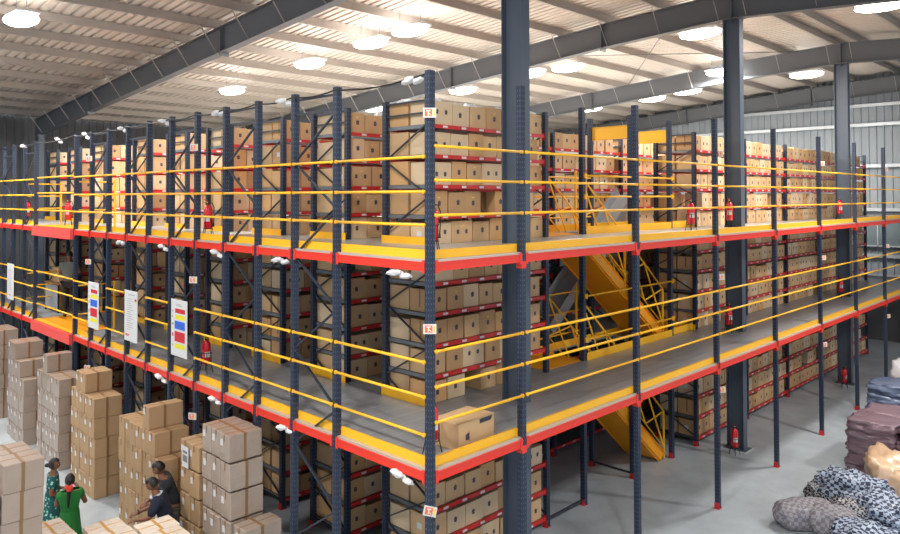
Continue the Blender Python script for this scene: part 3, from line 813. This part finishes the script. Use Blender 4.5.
# ------------------------------------------------------------------ floor stacks of cartons
def stack_carton_mesh(kind, seed, w=.66, d=.335, h=.405):
    rr = random.Random(seed); mb = MB()
    base = {'k':'carton','w':'wrapped','p':'wrapped_pale'}[kind]; tp = 'tape' if kind != 'p' else 'tape_pale'
    bm = bmesh.new(); bmesh.ops.create_cube(bm, size=1)
    for v in bm.verts: v.co = Vector(((v.co.x+.5)*w, (v.co.y+.5)*d, (v.co.z+.5)*h))
    bmesh.ops.subdivide_edges(bm, edges=bm.edges[:], cuts=2, use_grid_fill=True)
    for v in bm.verts:
        e = Vector((v.co.x/w-.5, v.co.y/d-.5, v.co.z/h-.5))
        k = 1 - max(abs(e.x)*abs(e.y), abs(e.x)*abs(e.z), abs(e.y)*abs(e.z))*4
        bul = .006*k; v.co += Vector((e.x, e.y, 0))*2*bul + Vector((rr.uniform(-1,1), rr.uniform(-1,1), 0))*.002
    bmesh.ops.bevel(bm, geom=[e for e in bm.edges if len(e.link_faces)==2 and e.calc_face_angle() > .8], offset=.008, segments=1, affect='EDGES')
    bm.verts.index_update(); mb.add([v.co.copy() for v in bm.verts], [[v.index for v in f.verts] for f in bm.faces], base); bm.free()
    c = w*rr.uniform(.46,.54); e = .009
    mb.box(c-.022, c+.022, -e, d+e, h-.0, h+.003, tp)                       # tape over the top
    mb.box(c-.022, c+.022, -e-.002, -e+.006, .0, h, tp); 
    mb.box(.0, w, d*.47, d*.53, h, h+.002, tp)
    mb.box(-e, -e+.006, d*.47, d*.53, h*.72, h, tp)
    # paper label on the end face
    y1 = d*rr.uniform(.72,.9); z1 = h*rr.uniform(.75,.9)
    if (kind != 'p' and seed != 3) or (kind == 'p' and seed % 2): mb.box(-e-.0015, -e+.004, y1-.07, y1, z1-.10, z1, 'paper')
    return mb.mesh('packed_carton')
SCM = {}
def stack(name, x0, y0, cols, kind, h=.41, w=.66, d=.335, jit=.012, rz=0):
    rr = random.Random(name)
    T = Matrix.Translation((x0, y0, 0)) @ Matrix.Rotation(rz, 4, 'Z')
    for ci, n in enumerate(cols):
        sh = rr.uniform(-jit, jit)
        for li in range(n):
            sd = rr.randrange(5); key = (kind, sd, w, d)
            if key not in SCM: SCM[key] = stack_carton_mesh(kind, sd, w, d)
            o = bpy.data.objects.new('packed_carton', SCM[key]); COL.objects.link(o)
            p = T @ Vector((sh+rr.uniform(-jit,jit), ci*(d+.012), li*h+.001)); o.location = p; o.rotation_euler = (0,0,rz+rr.uniform(-.025,.025))
            kl = {'k':'kraft carton','w':'wrapped brown carton','p':'pale wrapped carton'}[kind]
            tag(o, f'{kl}, {ORD[ci]} column, {ORD[li]} layer up, {name}', 'carton', f'cartons of the {name}')
SX = -.74
stack('stack at the far left edge', SX, 16.9, [6,6,6,5], 'w')
stack('second stack from left', -.73, 13.87, [4,5,6,6], 'w', w=.66)
stack('third stack from left', -.64, 11.5, [5,5,5,6,5], 'w', w=.56, d=.30)
stack('kraft stack behind women', -.64, 9.28, [5,5,6,6,5], 'k', w=.56, d=.28)
stack('kraft stack behind men', -.71, 5.96, [4,5,6,5,5,5,5], 'k', w=.63, d=.255)
stack('stack just right of men', -.62, 4.75, [5,5], 'k', w=.54, d=.335, h=.435)
stack('wrapped stack right of men', -.64, 3.70, [6,6,6], 'w', w=.56, d=.29, h=.435, jit=.02)
stack('low front, stack right of men', -.60, 3.30, [3], 'w', w=.62, d=.34, h=.435)
stack('foreground stack by left edge', -3.28, 5.15, [6,6], 'w', w=.52, d=.50, h=.41, jit=.02)
stack('leftmost foreground stack', -3.84, 5.20, [5,6], 'w', w=.52, d=.50, h=.41, jit=.02)
for a, (x0,y0,n) in enumerate(((-2.72,5.30,1),(-2.72,5.62,1))): pass
stack('left bottom edge pallet', -2.74, 5.05, [3,3], 'p', w=.44, d=.42, h=.41, jit=.015, rz=.02)
stack('middle bottom edge pallet', -2.22, 4.45, [3,3], 'p', w=.52, d=.42, h=.41, jit=.015, rz=-.03)
stack('right bottom edge pallet', -1.66, 3.95, [3,3], 'p', w=.54, d=.42, h=.41, jit=.015, rz=-.02)
# big delivery note on the stack between the men and the wrapped stack
mb = MB(); mb.box(-.006,0,-.11,.11,-.17,.17,'paper'); mb.box(-.008,-.006,-.08,.08,.06,.1,'b_txt'); mb.box(-.008,-.006,-.08,.08,-.08,.03,'b_txt')
mb.v = mb.v
tag(mb.obj('delivery_note', None, (-.66,5.14,1.92)), 'large white delivery note on the kraft stack beside the men', 'paper')

# ------------------------------------------------------------------ garment bundles at right
def blob(name, loc, size, mat, label, cat, seed=0, rz=0, amp=.18, sq=.55, fold=1., parent=None, group=None):
    bm = bmesh.new(); bmesh.ops.create_cube(bm, size=2); bmesh.ops.subdivide_edges(bm, edges=bm.edges[:], cuts=11, use_grid_fill=True)
    for v in bm.verts:
        p = v.co.copy(); s = p.normalized(); q = p.lerp(s*1.12, sq)
        n = noise.noise(s*1.7+Vector((seed*3.1,0,0)))*amp + noise.noise(Vector((s.x*5,s.y*5,s.z*9))+Vector((0,seed,0)))*amp*.45*fold + abs(noise.noise(Vector((s.x*9,s.y*9,s.z*14))+Vector((0,0,seed))))*amp*.35*fold
        q = q*(1+n); v.co = Vector((q.x*size[0]/2, q.y*size[1]/2, max(q.z, -.92)*size[2]/2+size[2]*.46))
    bm.verts.index_update(); mb = MB(); mb.add([v.co.copy() for v in bm.verts], [[v.index for v in f.verts] for f in bm.faces], mat, True); bm.free()
    o = mb.obj(name, parent, loc, (0,0,rz)); 
    if label: tag(o, label, cat, group)
    return o
lay = ['bottom','second','third','fourth','top']
for i in range(5):
    for j, (dx, dy) in enumerate(((0,0),(.95,-.05),(0.05,-1.0),(1.0,-1.05))):
        blob('garment_bundle', (12.15+dx+random.uniform(-.04,.04), -1.75+dy+random.uniform(-.04,.04), i*.238), (1.02,.98,.30), 'purple', f'purple film wrapped garment bundle, {lay[i]} layer, {("near left","far left","near right","far right")[j]} of purple pile', 'garment bundle', seed=i*4+j, amp=.15, sq=.38, fold=1.8, group='purple garment bundles')
for i in range(4):
    for j, (dx, dy) in enumerate(((0,0),(.1,-1.0))):
        blob('garment_bundle', (16.2+dx+random.uniform(-.08,.08), -1.18+dy, i*.29), (1.15,1.1,.34), 'blue', f'blue film wrapped garment bundle, {lay[i]} layer, {("left","right")[j]} half of blue pile', 'garment bundle', seed=40+i*2+j, amp=.18, sq=.4, fold=1.8, group='blue garment bundles')
blob('garment_bundle', (19.3,-1.05,0), (1.3,1.2,1.35), 'white_wrap', 'white wrapped sack beyond the blue garment pile', 'sack', seed=71, amp=.2)
blob('garment_bundle', (18.3,-.75,0), (.5,.5,.75), 'ext', 'small red sack beside the white sack beyond blue pile', 'sack', seed=72, amp=.12)
blob('parcel', (10.7,-2.5,.0), (1.15,1.05,.95), 'beige', 'beige film wrapped parcel leaning on the garment pile', 'parcel', seed=80, rz=.5, amp=.28, sq=.5, fold=1.6)
blob('cloth_pile', (9.75,-1.95,0), (1.0,1.15,.66), 'plaid_blue', 'blue and white checked cloth heap before beige parcel', 'cloth', seed=90, amp=.35, fold=1.6, sq=.8)
blob('cloth_pile', (9.2,-2.55,0), (1.1,1.0,.62), 'plaid_blue', 'blue checked cloth heap at the bottom right corner', 'cloth', seed=91, amp=.35, fold=1.6, sq=.8, rz=.6)
blob('cloth_pile', (9.55,-1.42,0), (.6,.5,.42), 'plaid_dark', 'black and white checked cloth sticking out at the left of heap', 'cloth', seed=93, amp=.35, fold=1.6, sq=.8)
blob('cloth_pile', (8.75,-2.15,0), (.5,.6,.5), 'plaid_dark', 'black and white checked cloth between grey roll and blue heap', 'cloth', seed=94, amp=.35, fold=1.6, sq=.8)
blob('cloth_roll', (8.35,-1.50,0), (.62,1.15,.46), 'plaid_grey', 'grey checked film wrapped cloth roll, leftmost of the heap', 'cloth roll', seed=95, amp=.12, sq=.75, rz=.95)
blob('cloth_roll', (8.35,-2.0,0), (.6,.8,.5), 'plaid_grey', 'grey checked cloth roll lying in front of blue heap', 'cloth roll', seed=96, amp=.16, sq=.8, rz=.3)
blob('cloth_pile', (9.05,-1.2,0), (.34,.5,.16), 'black', 'black cloth strip behind the grey roll', 'cloth', seed=97, amp=.2, sq=.8, rz=.9)
blob('cloth_pile', (8.0,-2.6,0), (1.1,.9,.45), 'plaid_blue', 'blue checked cloth lying nearest the bottom edge', 'cloth', seed=98, amp=.3, fold=1.5, sq=.8)

# ------------------------------------------------------------------ people
M['skin'] = nmat('brown_skin', hx(128,84,62), .55); M['hair'] = nmat('black_hair', hx(24,20,22), .45, bump=.4, bscale=60)
def dots_mat():
    m = nmat('teal_patterned_cloth', hx(32,138,118), .75); nt = m.node_tree; b = nt.nodes['Principled BSDF']
    tc = nt.nodes.new('ShaderNodeTexCoord'); v = nt.nodes.new('ShaderNodeTexVoronoi'); v.inputs['Scale'].default_value = 16; nt.links.new(tc.outputs['Object'], v.inputs['Vector'])
    cr = nt.nodes.new('ShaderNodeValToRGB'); cr.color_ramp.elements[0].position = .28; cr.color_ramp.elements[0].color = (*hx(150,214,190),1); cr.color_ramp.elements[1].position = .34; cr.color_ramp.elements[1].color = (*hx(22,86,88),1)
    nt.links.new(v.outputs[0], cr.inputs[0]); nt.links.new(cr.outputs[0], b.inputs['Base Color']); return m
M['teal_dots'] = dots_mat(); M['teal'] = nmat('teal_cloth', hx(36,150,122), .75); M['green'] = nmat('green_cloth', hx(22,110,44), .75, bump=.3, bscale=12)
M['tee_black'] = nmat('charcoal_tee', hx(38,40,46), .85, bump=.3, bscale=12); M['navy_cloth'] = nmat('navy_cloth', hx(24,32,52), .85, bump=.3, bscale=12)
M['tee_grey'] = nmat('grey_tee', hx(96,104,100), .85); M['trousers'] = nmat('dark_trousers', hx(44,44,48), .85); M['collar'] = nmat('light_collar', hx(190,196,206), .7); M['red_cloth'] = nmat('red_ribbon', hx(226,60,42), .6); M['olive'] = nmat('olive_trousers', hx(92,84,66), .85)

def skinmesh(name, verts, edges, radii, mat, parent, sub=2, root=0):
    me = bpy.data.meshes.new(name); me.from_pydata([tuple(v) for v in verts], edges, []); o = bpy.data.objects.new(name, me); COL.objects.link(o)
    md = o.modifiers.new('skin', 'SKIN'); md.use_smooth_shade = True
    sv = me.skin_vertices[0].data
    for i, r in enumerate(radii):
        sv[i].radius = (r if isinstance(r, tuple) else (r, r)); sv[i].use_root = (i == root)
    s = o.modifiers.new('sub', 'SUBSURF'); s.levels = sub; s.render_levels = sub
    dg = bpy.context.evaluated_depsgraph_get(); dg.update()
    ev = bpy.data.meshes.new_from_object(o.evaluated_get(dg)); ev.name = name
    o.modifiers.clear(); o.data = ev; bpy.data.meshes.remove(me)
    ev.materials.clear(); ev.materials.append(M[mat])
    for p in ev.polygons: p.material_index = 0; p.use_smooth = True
    o.parent = parent
    return o

def head_bm():
    mb = MB()
    bm = bmesh.new(); bmesh.ops.create_uvsphere(bm, u_segments=24, v_segments=18, radius=1)
    # face looks towards -y ; half height .115
    for v in bm.verts:
        x, y, z = v.co; wz = 1.0
        if z < 0: wz = 1 - .28*(-z)**1.3
        X = x*.076*wz; Y = y*.095*(1-.10*max(0,-z)); Z = z*.115
        if y < 0: Y *= .93
        # jaw, nose, brow, eye sockets, mouth
        if y < -.3:
            nz = math.exp(-((x/.16)**2) - ((z+.12)/.22)**2); Y -= .020*nz
            ey = math.exp(-(((abs(x)-.38)/.16)**2) - ((z-.06)/.12)**2); Y += .009*ey
            mo = math.exp(-((x/.30)**2) - ((z+.48)/.09)**2); Y -= .006*mo
            ch = math.exp(-((x/.25)**2) - ((z+.85)/.18)**2); Y -= .010*ch
        v.co = Vector((X, Y, Z))
    bm.verts.index_update(); mb.add([v.co.copy() for v in bm.verts], [[v.index for v in f.verts] for f in bm.faces], 'skin', True); bm.free()
    for s in (-1, 1):
        mb.lathe([(.003,-.008),(.016,-.004),(.018,.004),(.006,.008)], 'skin', 10, T=Matrix.Translation((s*.076,.005,-.005)) @ Matrix.Rotation(R(90),4,'Y') @ Matrix.Diagonal((1.6,1,1,1)))
        mb.lathe([(.001,-.006),(.008,-.003),(.009,0),(.006,.004),(.001,.006)], 'markw', 8, T=Matrix.Translation((s*.030,-.077,.008)) @ Matrix.Rotation(R(90),4,'X'))
        mb.lathe([(.001,-.002),(.004,0),(.001,.003)], 'hair', 8, T=Matrix.Translation((s*.030,-.0835,.008)) @ Matrix.Rotation(R(90),4,'X'))
        mb.bar((s*.016,-.088,.030),(s*.046,-.079,.030),.008,.006,'hair')
    mb.bar((-.022,-.094,-.056),(.022,-.094,-.056),.006,.008,'redshelf')
    return mb
def hair_obj(parent, T, style):
    mb = MB(); bm = bmesh.new(); bmesh.ops.create_uvsphere(bm, u_segments=22, v_segments=16, radius=1)
    kill = []
    for v in bm.verts:
        x, y, z = v.co
        if y < -.35 and z < .42: kill.append(v); continue
        if z < (-.45 if style == 'm' else -.7): kill.append(v); continue
        n = 1 + noise.noise(v.co*5)*.03
        v.co = Vector((x*.086*n, y*.104*n+.006, z*.122*n+.008))
    bmesh.ops.delete(bm, geom=kill, context='VERTS'); bm.verts.index_update(); bm.verts.ensure_lookup_table()
    mb.add([v.co.copy() for v in bm.verts], [[v.index for v in f.verts] for f in bm.faces], 'hair', True); bm.free()
    if style == 'bun': mb.lathe([(.005,-.04),(.04,-.025),(.05,0),(.04,.025),(.005,.04)], 'hair', 14, T=Matrix.Translation((0,.12,-.02)))
    if style == 'braid': mb.tube([(0,.09,-.03),(0,.12,-.12),(.005,.125,-.24),(.01,.12,-.38),(.01,.115,-.46)], [.035,.034,.030,.024,.012], 'hair', 10)
    o = mb.obj('hair', parent); o.matrix_local = T; return o

def person(label, loc, rz, h, P, clothes, hairs, headrot=(0,0,0), grp=None):
    """P: dict of joints in person space (m, facing -y), for 1.70 m height."""
    t = thing('person', label, 'person', loc, rz); k = h/1.70
    V = {n: Vector(v)*k for n, v in P.items()}
    names = ['pelvis','waist','chest','neck','head','shL','elL','wrL','shR','elR','wrR','hipL','knL','anL','toL','hipR','knR','anR','toR']
    rad = {'pelvis':(.15,.11),'waist':(.125,.095),'chest':(.155,.105),'neck':(.055,.055),'head':(.055,.06),'sh':.062,'el':.042,'wr':.028,'hip':.092,'kn':.062,'an':.042,'to':.036}
    verts = [V[n] for n in names]; radii = []
    for n in names:
        r = rad.get(n) or rad[n[:-1]]; radii.append(tuple(a*k for a in r) if isinstance(r, tuple) else r*k)
    ix = {n: i for i, n in enumerate(names)}
    E = [('pelvis','waist'),('waist','chest'),('chest','neck'),('neck','head'),('chest','shL'),('shL','elL'),('elL','wrL'),('chest','shR'),('shR','elR'),('elR','wrR'),('pelvis','hipL'),('hipL','knL'),('knL','anL'),('anL','toL'),('pelvis','hipR'),('hipR','knR'),('knR','anR'),('anR','toR')]
    edges = [(ix[a], ix[b]) for a, b in E]
    # hands: palm and five fingers
    for s in 'LR':
        w = V['wr'+s]; d = (w-V['el'+s]).normalized(); up = Vector((0,0,1)) if abs(d.z) < .8 else Vector((0,-1,0)); sd = d.cross(up).normalized(); nn = sd.cross(d).normalized()
        pm = len(verts); verts.append(w+d*.05*k); radii.append((.036*k,.018*k)); edges.append((ix['wr'+s], pm))
        for f, (o, L) in enumerate(((-.030,.060),(-.010,.074),(.010,.078),(.029,.068))):
            a = w+d*.085*k+sd*o*k; b = a+d*L*.5*k-nn*.01*k; c = a+d*L*.85*k-nn*.035*k; i0 = len(verts)
            verts += [a, b, c]; radii += [.0095*k, .0085*k, .007*k]; edges += [(pm, i0), (i0, i0+1), (i0+1, i0+2)]
        a = w+d*.03*k-sd*.034*k; b = a+(d*.5-sd*.7).normalized()*.035*k; c = b+d*.03*k; i0 = len(verts)
        verts += [a, b, c]; radii += [.011*k, .010*k, .008*k]; edges += [(pm, i0), (i0, i0+1), (i0+1, i0+2)]
    body = skinmesh('body', verts, edges, radii, 'skin', t)
    # head joined into the body mesh
    hd = V['head']; HT = Matrix.Translation(hd + Vector((0,-.012*k,.075*k))) @ Matrix.Rotation(headrot[2],4,'Z') @ Matrix.Rotation(headrot[0],4,'X') @ Matrix.Rotation(headrot[1],4,'Y') @ Matrix.Scale(k,4)
    hm = head_bm().mesh('head'); bm = bmesh.new(); bm.from_mesh(body.data)
    base = len(body.data.materials)
    for m in hm.materials[1:]: body.data.materials.append(m)
    n0 = len(bm.verts); hb = bmesh.new(); hb.from_mesh(hm)
    nv = [bm.verts.new(HT @ v.co) for v in hb.verts]; hb.verts.ensure_lookup_table()
    for f in hb.faces:
        nf = bm.faces.new([nv[v.index] for v in f.verts]); nf.smooth = True; nf.material_index = f.material_index
    bm.to_mesh(body.data); bm.free(); hb.free()
    hair_obj(t, HT, hairs)
    for (nm, chain, mat, grow) in clothes:
        vs, es, rr = [], [], []; mp = {}
        def vid(n):
            if n in mp: return mp[n]
            if isinstance(n, tuple): 
                a, b, f = n[:3]; p = V[a].lerp(V[b], f); ra = rad.get(a) or rad[a[:-1]]; rb_ = rad.get(b) or rad[b[:-1]]
                g2 = lambda r: r if isinstance(r, tuple) else (r, r)
                ra, rb_ = g2(ra), g2(rb_); r = tuple((x+(y-x)*f+grow+(n[3] if len(n) > 3 else 0))*k for x, y in zip(ra, rb_))
            else:
                p = V[n]; r = rad.get(n) or rad[n[:-1]]; r = r if isinstance(r, tuple) else (r, r); r = tuple((x+grow)*k for x in r)
            mp[n] = len(vs); vs.append(p); rr.append(r); return mp[n]
        for a, b in chain: es.append((vid(a), vid(b)))
        skinmesh(nm, vs, es, rr, mat, t)
    return t, V, k, HT
BASE = dict(pelvis=(0,0,.93), waist=(0,-.01,1.10), chest=(0,-.01,1.30), neck=(0,0,1.46), head=(0,-.015,1.55),
    shL=(.175,0,1.40), elL=(.22,-.02,1.12), wrL=(.20,-.14,.90), shR=(-.175,0,1.40), elR=(-.22,-.02,1.12), wrR=(-.20,-.14,.90),
    hipL=(.09,0,.88), knL=(.10,-.02,.48), anL=(.10,.02,.09), toL=(.11,-.13,.035), hipR=(-.09,0,.88), knR=(-.10,-.02,.48), anR=(-.10,.02,.09), toR=(-.11,-.13,.035))
def pose(**kw):
    d = dict(BASE); d.update(kw); return d
TOP = lambda f, g=.0: [('pelvis','waist'),('waist','chest'),('chest','shL'),('shL',('shL','elL',f)),('chest','shR'),('shR',('shR','elR',f)),('chest',('chest','neck',.72,.012))]
LEGS = [('pelvis','hipL'),('hipL','knL'),('knL',('knL','anL',.93)),('pelvis','hipR'),('hipR','knR'),('knR',('knR','anR',.93))]
SHOES = [('anL','toL')], [('anR','toR')]
def skirt(t, V, k, mat, z1=.06, r0=.158, r1=.27, nm='long_skirt'):
    mb = MB(); p = V['pelvis']; vs = []; fs = []; N = 28; rows = 7
    for j in range(rows):
        f = j/(rows-1); z = p.z+.17*k + (z1-p.z-.17*k)*f; r = (r0+(r1-r0)*f)*k
        for i in range(N):
            a = 2*math.pi*i/N; rr = r*(1+.06*f*math.sin(a*7))
            vs.append((p.x+rr*math.cos(a), p.y+rr*math.sin(a)*.8, z))
    for j in range(rows-1):
        for i in range(N): fs.append((j*N+i, j*N+(i+1)%N, (j+1)*N+(i+1)%N, (j+1)*N+i))
    mb.add(vs, fs, mat, True); mb.obj(nm, t)
# woman in teal, facing right and towards the other woman, arms folded
t, V, k, HT = person('woman in a teal patterned dress standing with folded arms, at the left', (-1.92,7.6,0), R(72), 1.56,
    pose(elL=(.23,.02,1.12), wrL=(.02,-.20,1.14), elR=(-.23,.02,1.12), wrR=(-.02,-.23,1.10)),
    [('dress_top', TOP(.62), 'teal_dots', .026)], 'bun', headrot=(R(8),0,R(-10)))
skirt(t, V, k, 'teal_dots'); 
# woman in green, back to the camera, hands raised, red ribbon
t, V, k, HT = person('woman in a green dress seen from behind with a red ribbon in her braid', (-1.93,6.68,0), R(165), 1.53,
    pose(elL=(.22,-.10,1.16), wrL=(.09,-.27,1.36), elR=(-.27,-.06,1.15), wrR=(-.15,-.22,1.38)),
    [('dress_top', TOP(.45), 'green', .026)], 'braid', headrot=(R(6),0,R(-8)))
skirt(t, V, k, 'green')
mb = MB()
for s in (-1,1): mb.lathe([(.004,-.055),(.032,-.03),(.034,.02),(.010,.06)], 'red_cloth', 12, T=Matrix.Translation((s*.022,.145,-.11)) @ Matrix.Rotation(s*.35,4,'Y') @ Matrix.Diagonal((1,.5,1.3,1)))
o = mb.obj('hair_ribbon', t); o.matrix_local = HT
mb = MB(); 
for s in ('L','R'):
    d = (V['wr'+s]-V['el'+s]).normalized(); 
    for q in range(3): 
        c = V['wr'+s]-d*(.02+.012*q); u = d.orthogonal().normalized(); w = d.cross(u)
        mb.tube([c+(u*math.cos(a*math.pi/6)+w*math.sin(a*math.pi/6))*.034 for a in range(13)], .004, 'mark', 6)
mb.obj('bangles', t)
# man in charcoal tee leaning forward
lean = dict(waist=(0,-.04,1.10), chest=(0,-.12,1.28), neck=(0,-.19,1.42), head=(0,-.23,1.50), shL=(.18,-.14,1.38), shR=(-.18,-.14,1.38))
t, V, k, HT = person('man in a charcoal T-shirt leaning forward, behind the man in navy', (-.60,5.68,0), R(-112), 1.74,
    pose(**lean, elL=(.24,-.20,1.10), wrL=(.12,-.40,1.05), elR=(-.24,-.20,1.10), wrR=(-.12,-.40,1.02)),
    [('tee_shirt', TOP(.55), 'tee_black', .034), ('trousers', LEGS, 'olive', .012), ('shoe', [('anL','toL')], 'black', .01), ('shoe', [('anR','toR')], 'black', .01)], 'm', headrot=(R(32),0,0))
t, V, k, HT = person('man in a navy top with a pale collar bending over, wearing a dark watch', (-.90,5.25,0), R(-118), 1.66,
    pose(**lean, elL=(.25,-.26,1.12), wrL=(.16,-.46,1.08), elR=(-.25,-.26,1.12), wrR=(-.16,-.47,1.08)),
    [('sweater', TOP(.97), 'navy_cloth', .034), ('trousers', LEGS, 'trousers', .012), ('shoe', [('anL','toL')], 'black', .01), ('shoe', [('anR','toR')], 'black', .01)], 'm', headrot=(R(35),0,0))
mb = MB(); nk = V['neck']; mb.tube([nk+Vector((.085*math.cos(a*math.pi/8), .085*math.sin(a*math.pi/8)+.01, -.025+.03*math.sin(a*math.pi/8))) for a in range(17)], .022, 'collar', 8); mb.obj('collar', t)
mb = MB(); w = V['wrR']; d = (w-V['elR']).normalized(); u = d.orthogonal().normalized(); ww = d.cross(u); mb.tube([w+(u*math.cos(a*math.pi/6)+ww*math.sin(a*math.pi/6))*.036 for a in range(13)], .009, 'black', 6); mb.obj('wristwatch', t)
# man on the lower deck at the loading bay
t, V, k, HT = person('man in a grey T-shirt standing on the lower deck at the loading bay', (.72,15.2,ZL+.001), R(150), 1.78,
    pose(elL=(.24,-.12,1.14), wrL=(.16,-.36,1.16), elR=(-.24,-.12,1.14), wrR=(-.16,-.36,1.16)),
    [('tee_shirt', TOP(.5), 'tee_grey', .028), ('trousers', LEGS, 'trousers', .012), ('shoe', [('anL','toL')], 'black', .01), ('shoe', [('anR','toR')], 'black', .01)], 'm', headrot=(R(15),0,0))
# packing table beside him
t = thing('packing_table', 'brown topped packing table on the lower deck at the loading bay', 'table', (1.05,16.7,ZL), 0)
m = MB(); m.bbox(-.35,.35,-.6,.6,.80,.84,'kraft1',.005); m.obj('tabletop', t)
for sx in (-1,1):
    for sy in (-1,1): m = MB(); m.box(sx*.31-.02,sx*.31+.02,sy*.56-.02,sy*.56+.02,0,.80,'rail_dark'); m.obj('leg', t)
m = MB(); m.box(-.33,-.31,-.54,.54,.12,.78,'chute'); m.obj('side_panel', t)
m = MB(); m.bbox(-.2,.2,-.3,.3,0,.42,'kraft0',.006); m.box(-.2,.2,-.02,.02,.42,.4215,'tape'); tag(m.obj('packed_carton', None, (1.05,16.75,ZL+.841)), 'tan carton on the packing table at the loading bay', 'carton')

# ------------------------------------------------------------------ world and camera
w = bpy.data.worlds.new('World'); SC.world = w; w.use_nodes = True
bg = w.node_tree.nodes['Background']; bg.inputs[0].default_value = (.78,.88,1,1); bg.inputs[1].default_value = 1.25
cam = bpy.data.cameras.new('Camera'); co = bpy.data.objects.new('Camera', cam); COL.objects.link(co); SC.camera = co
yaw, pit, rol = .7788, .0218, -.0018
fw = Vector((math.cos(yaw)*math.cos(pit), math.sin(yaw)*math.cos(pit), math.sin(pit)))
rt = Vector((math.sin(yaw), -math.cos(yaw), 0)); up = rt.cross(fw)
mt = Matrix((rt, up, -fw)).transposed().to_4x4() @ Matrix.Rotation(rol, 4, 'Z')
co.matrix_world = Matrix.Translation((-6.1106,-6.3762,6.2)) @ mt
cam.sensor_width = 36; cam.lens = 720.7/900*36; cam.shift_y = -(267-180.8)/900; cam.clip_end = 200
SC.view_settings.view_transform = 'Standard'; SC.view_settings.look = 'None'; SC.view_settings.gamma = 1; SC.view_settings.exposure = 0.12
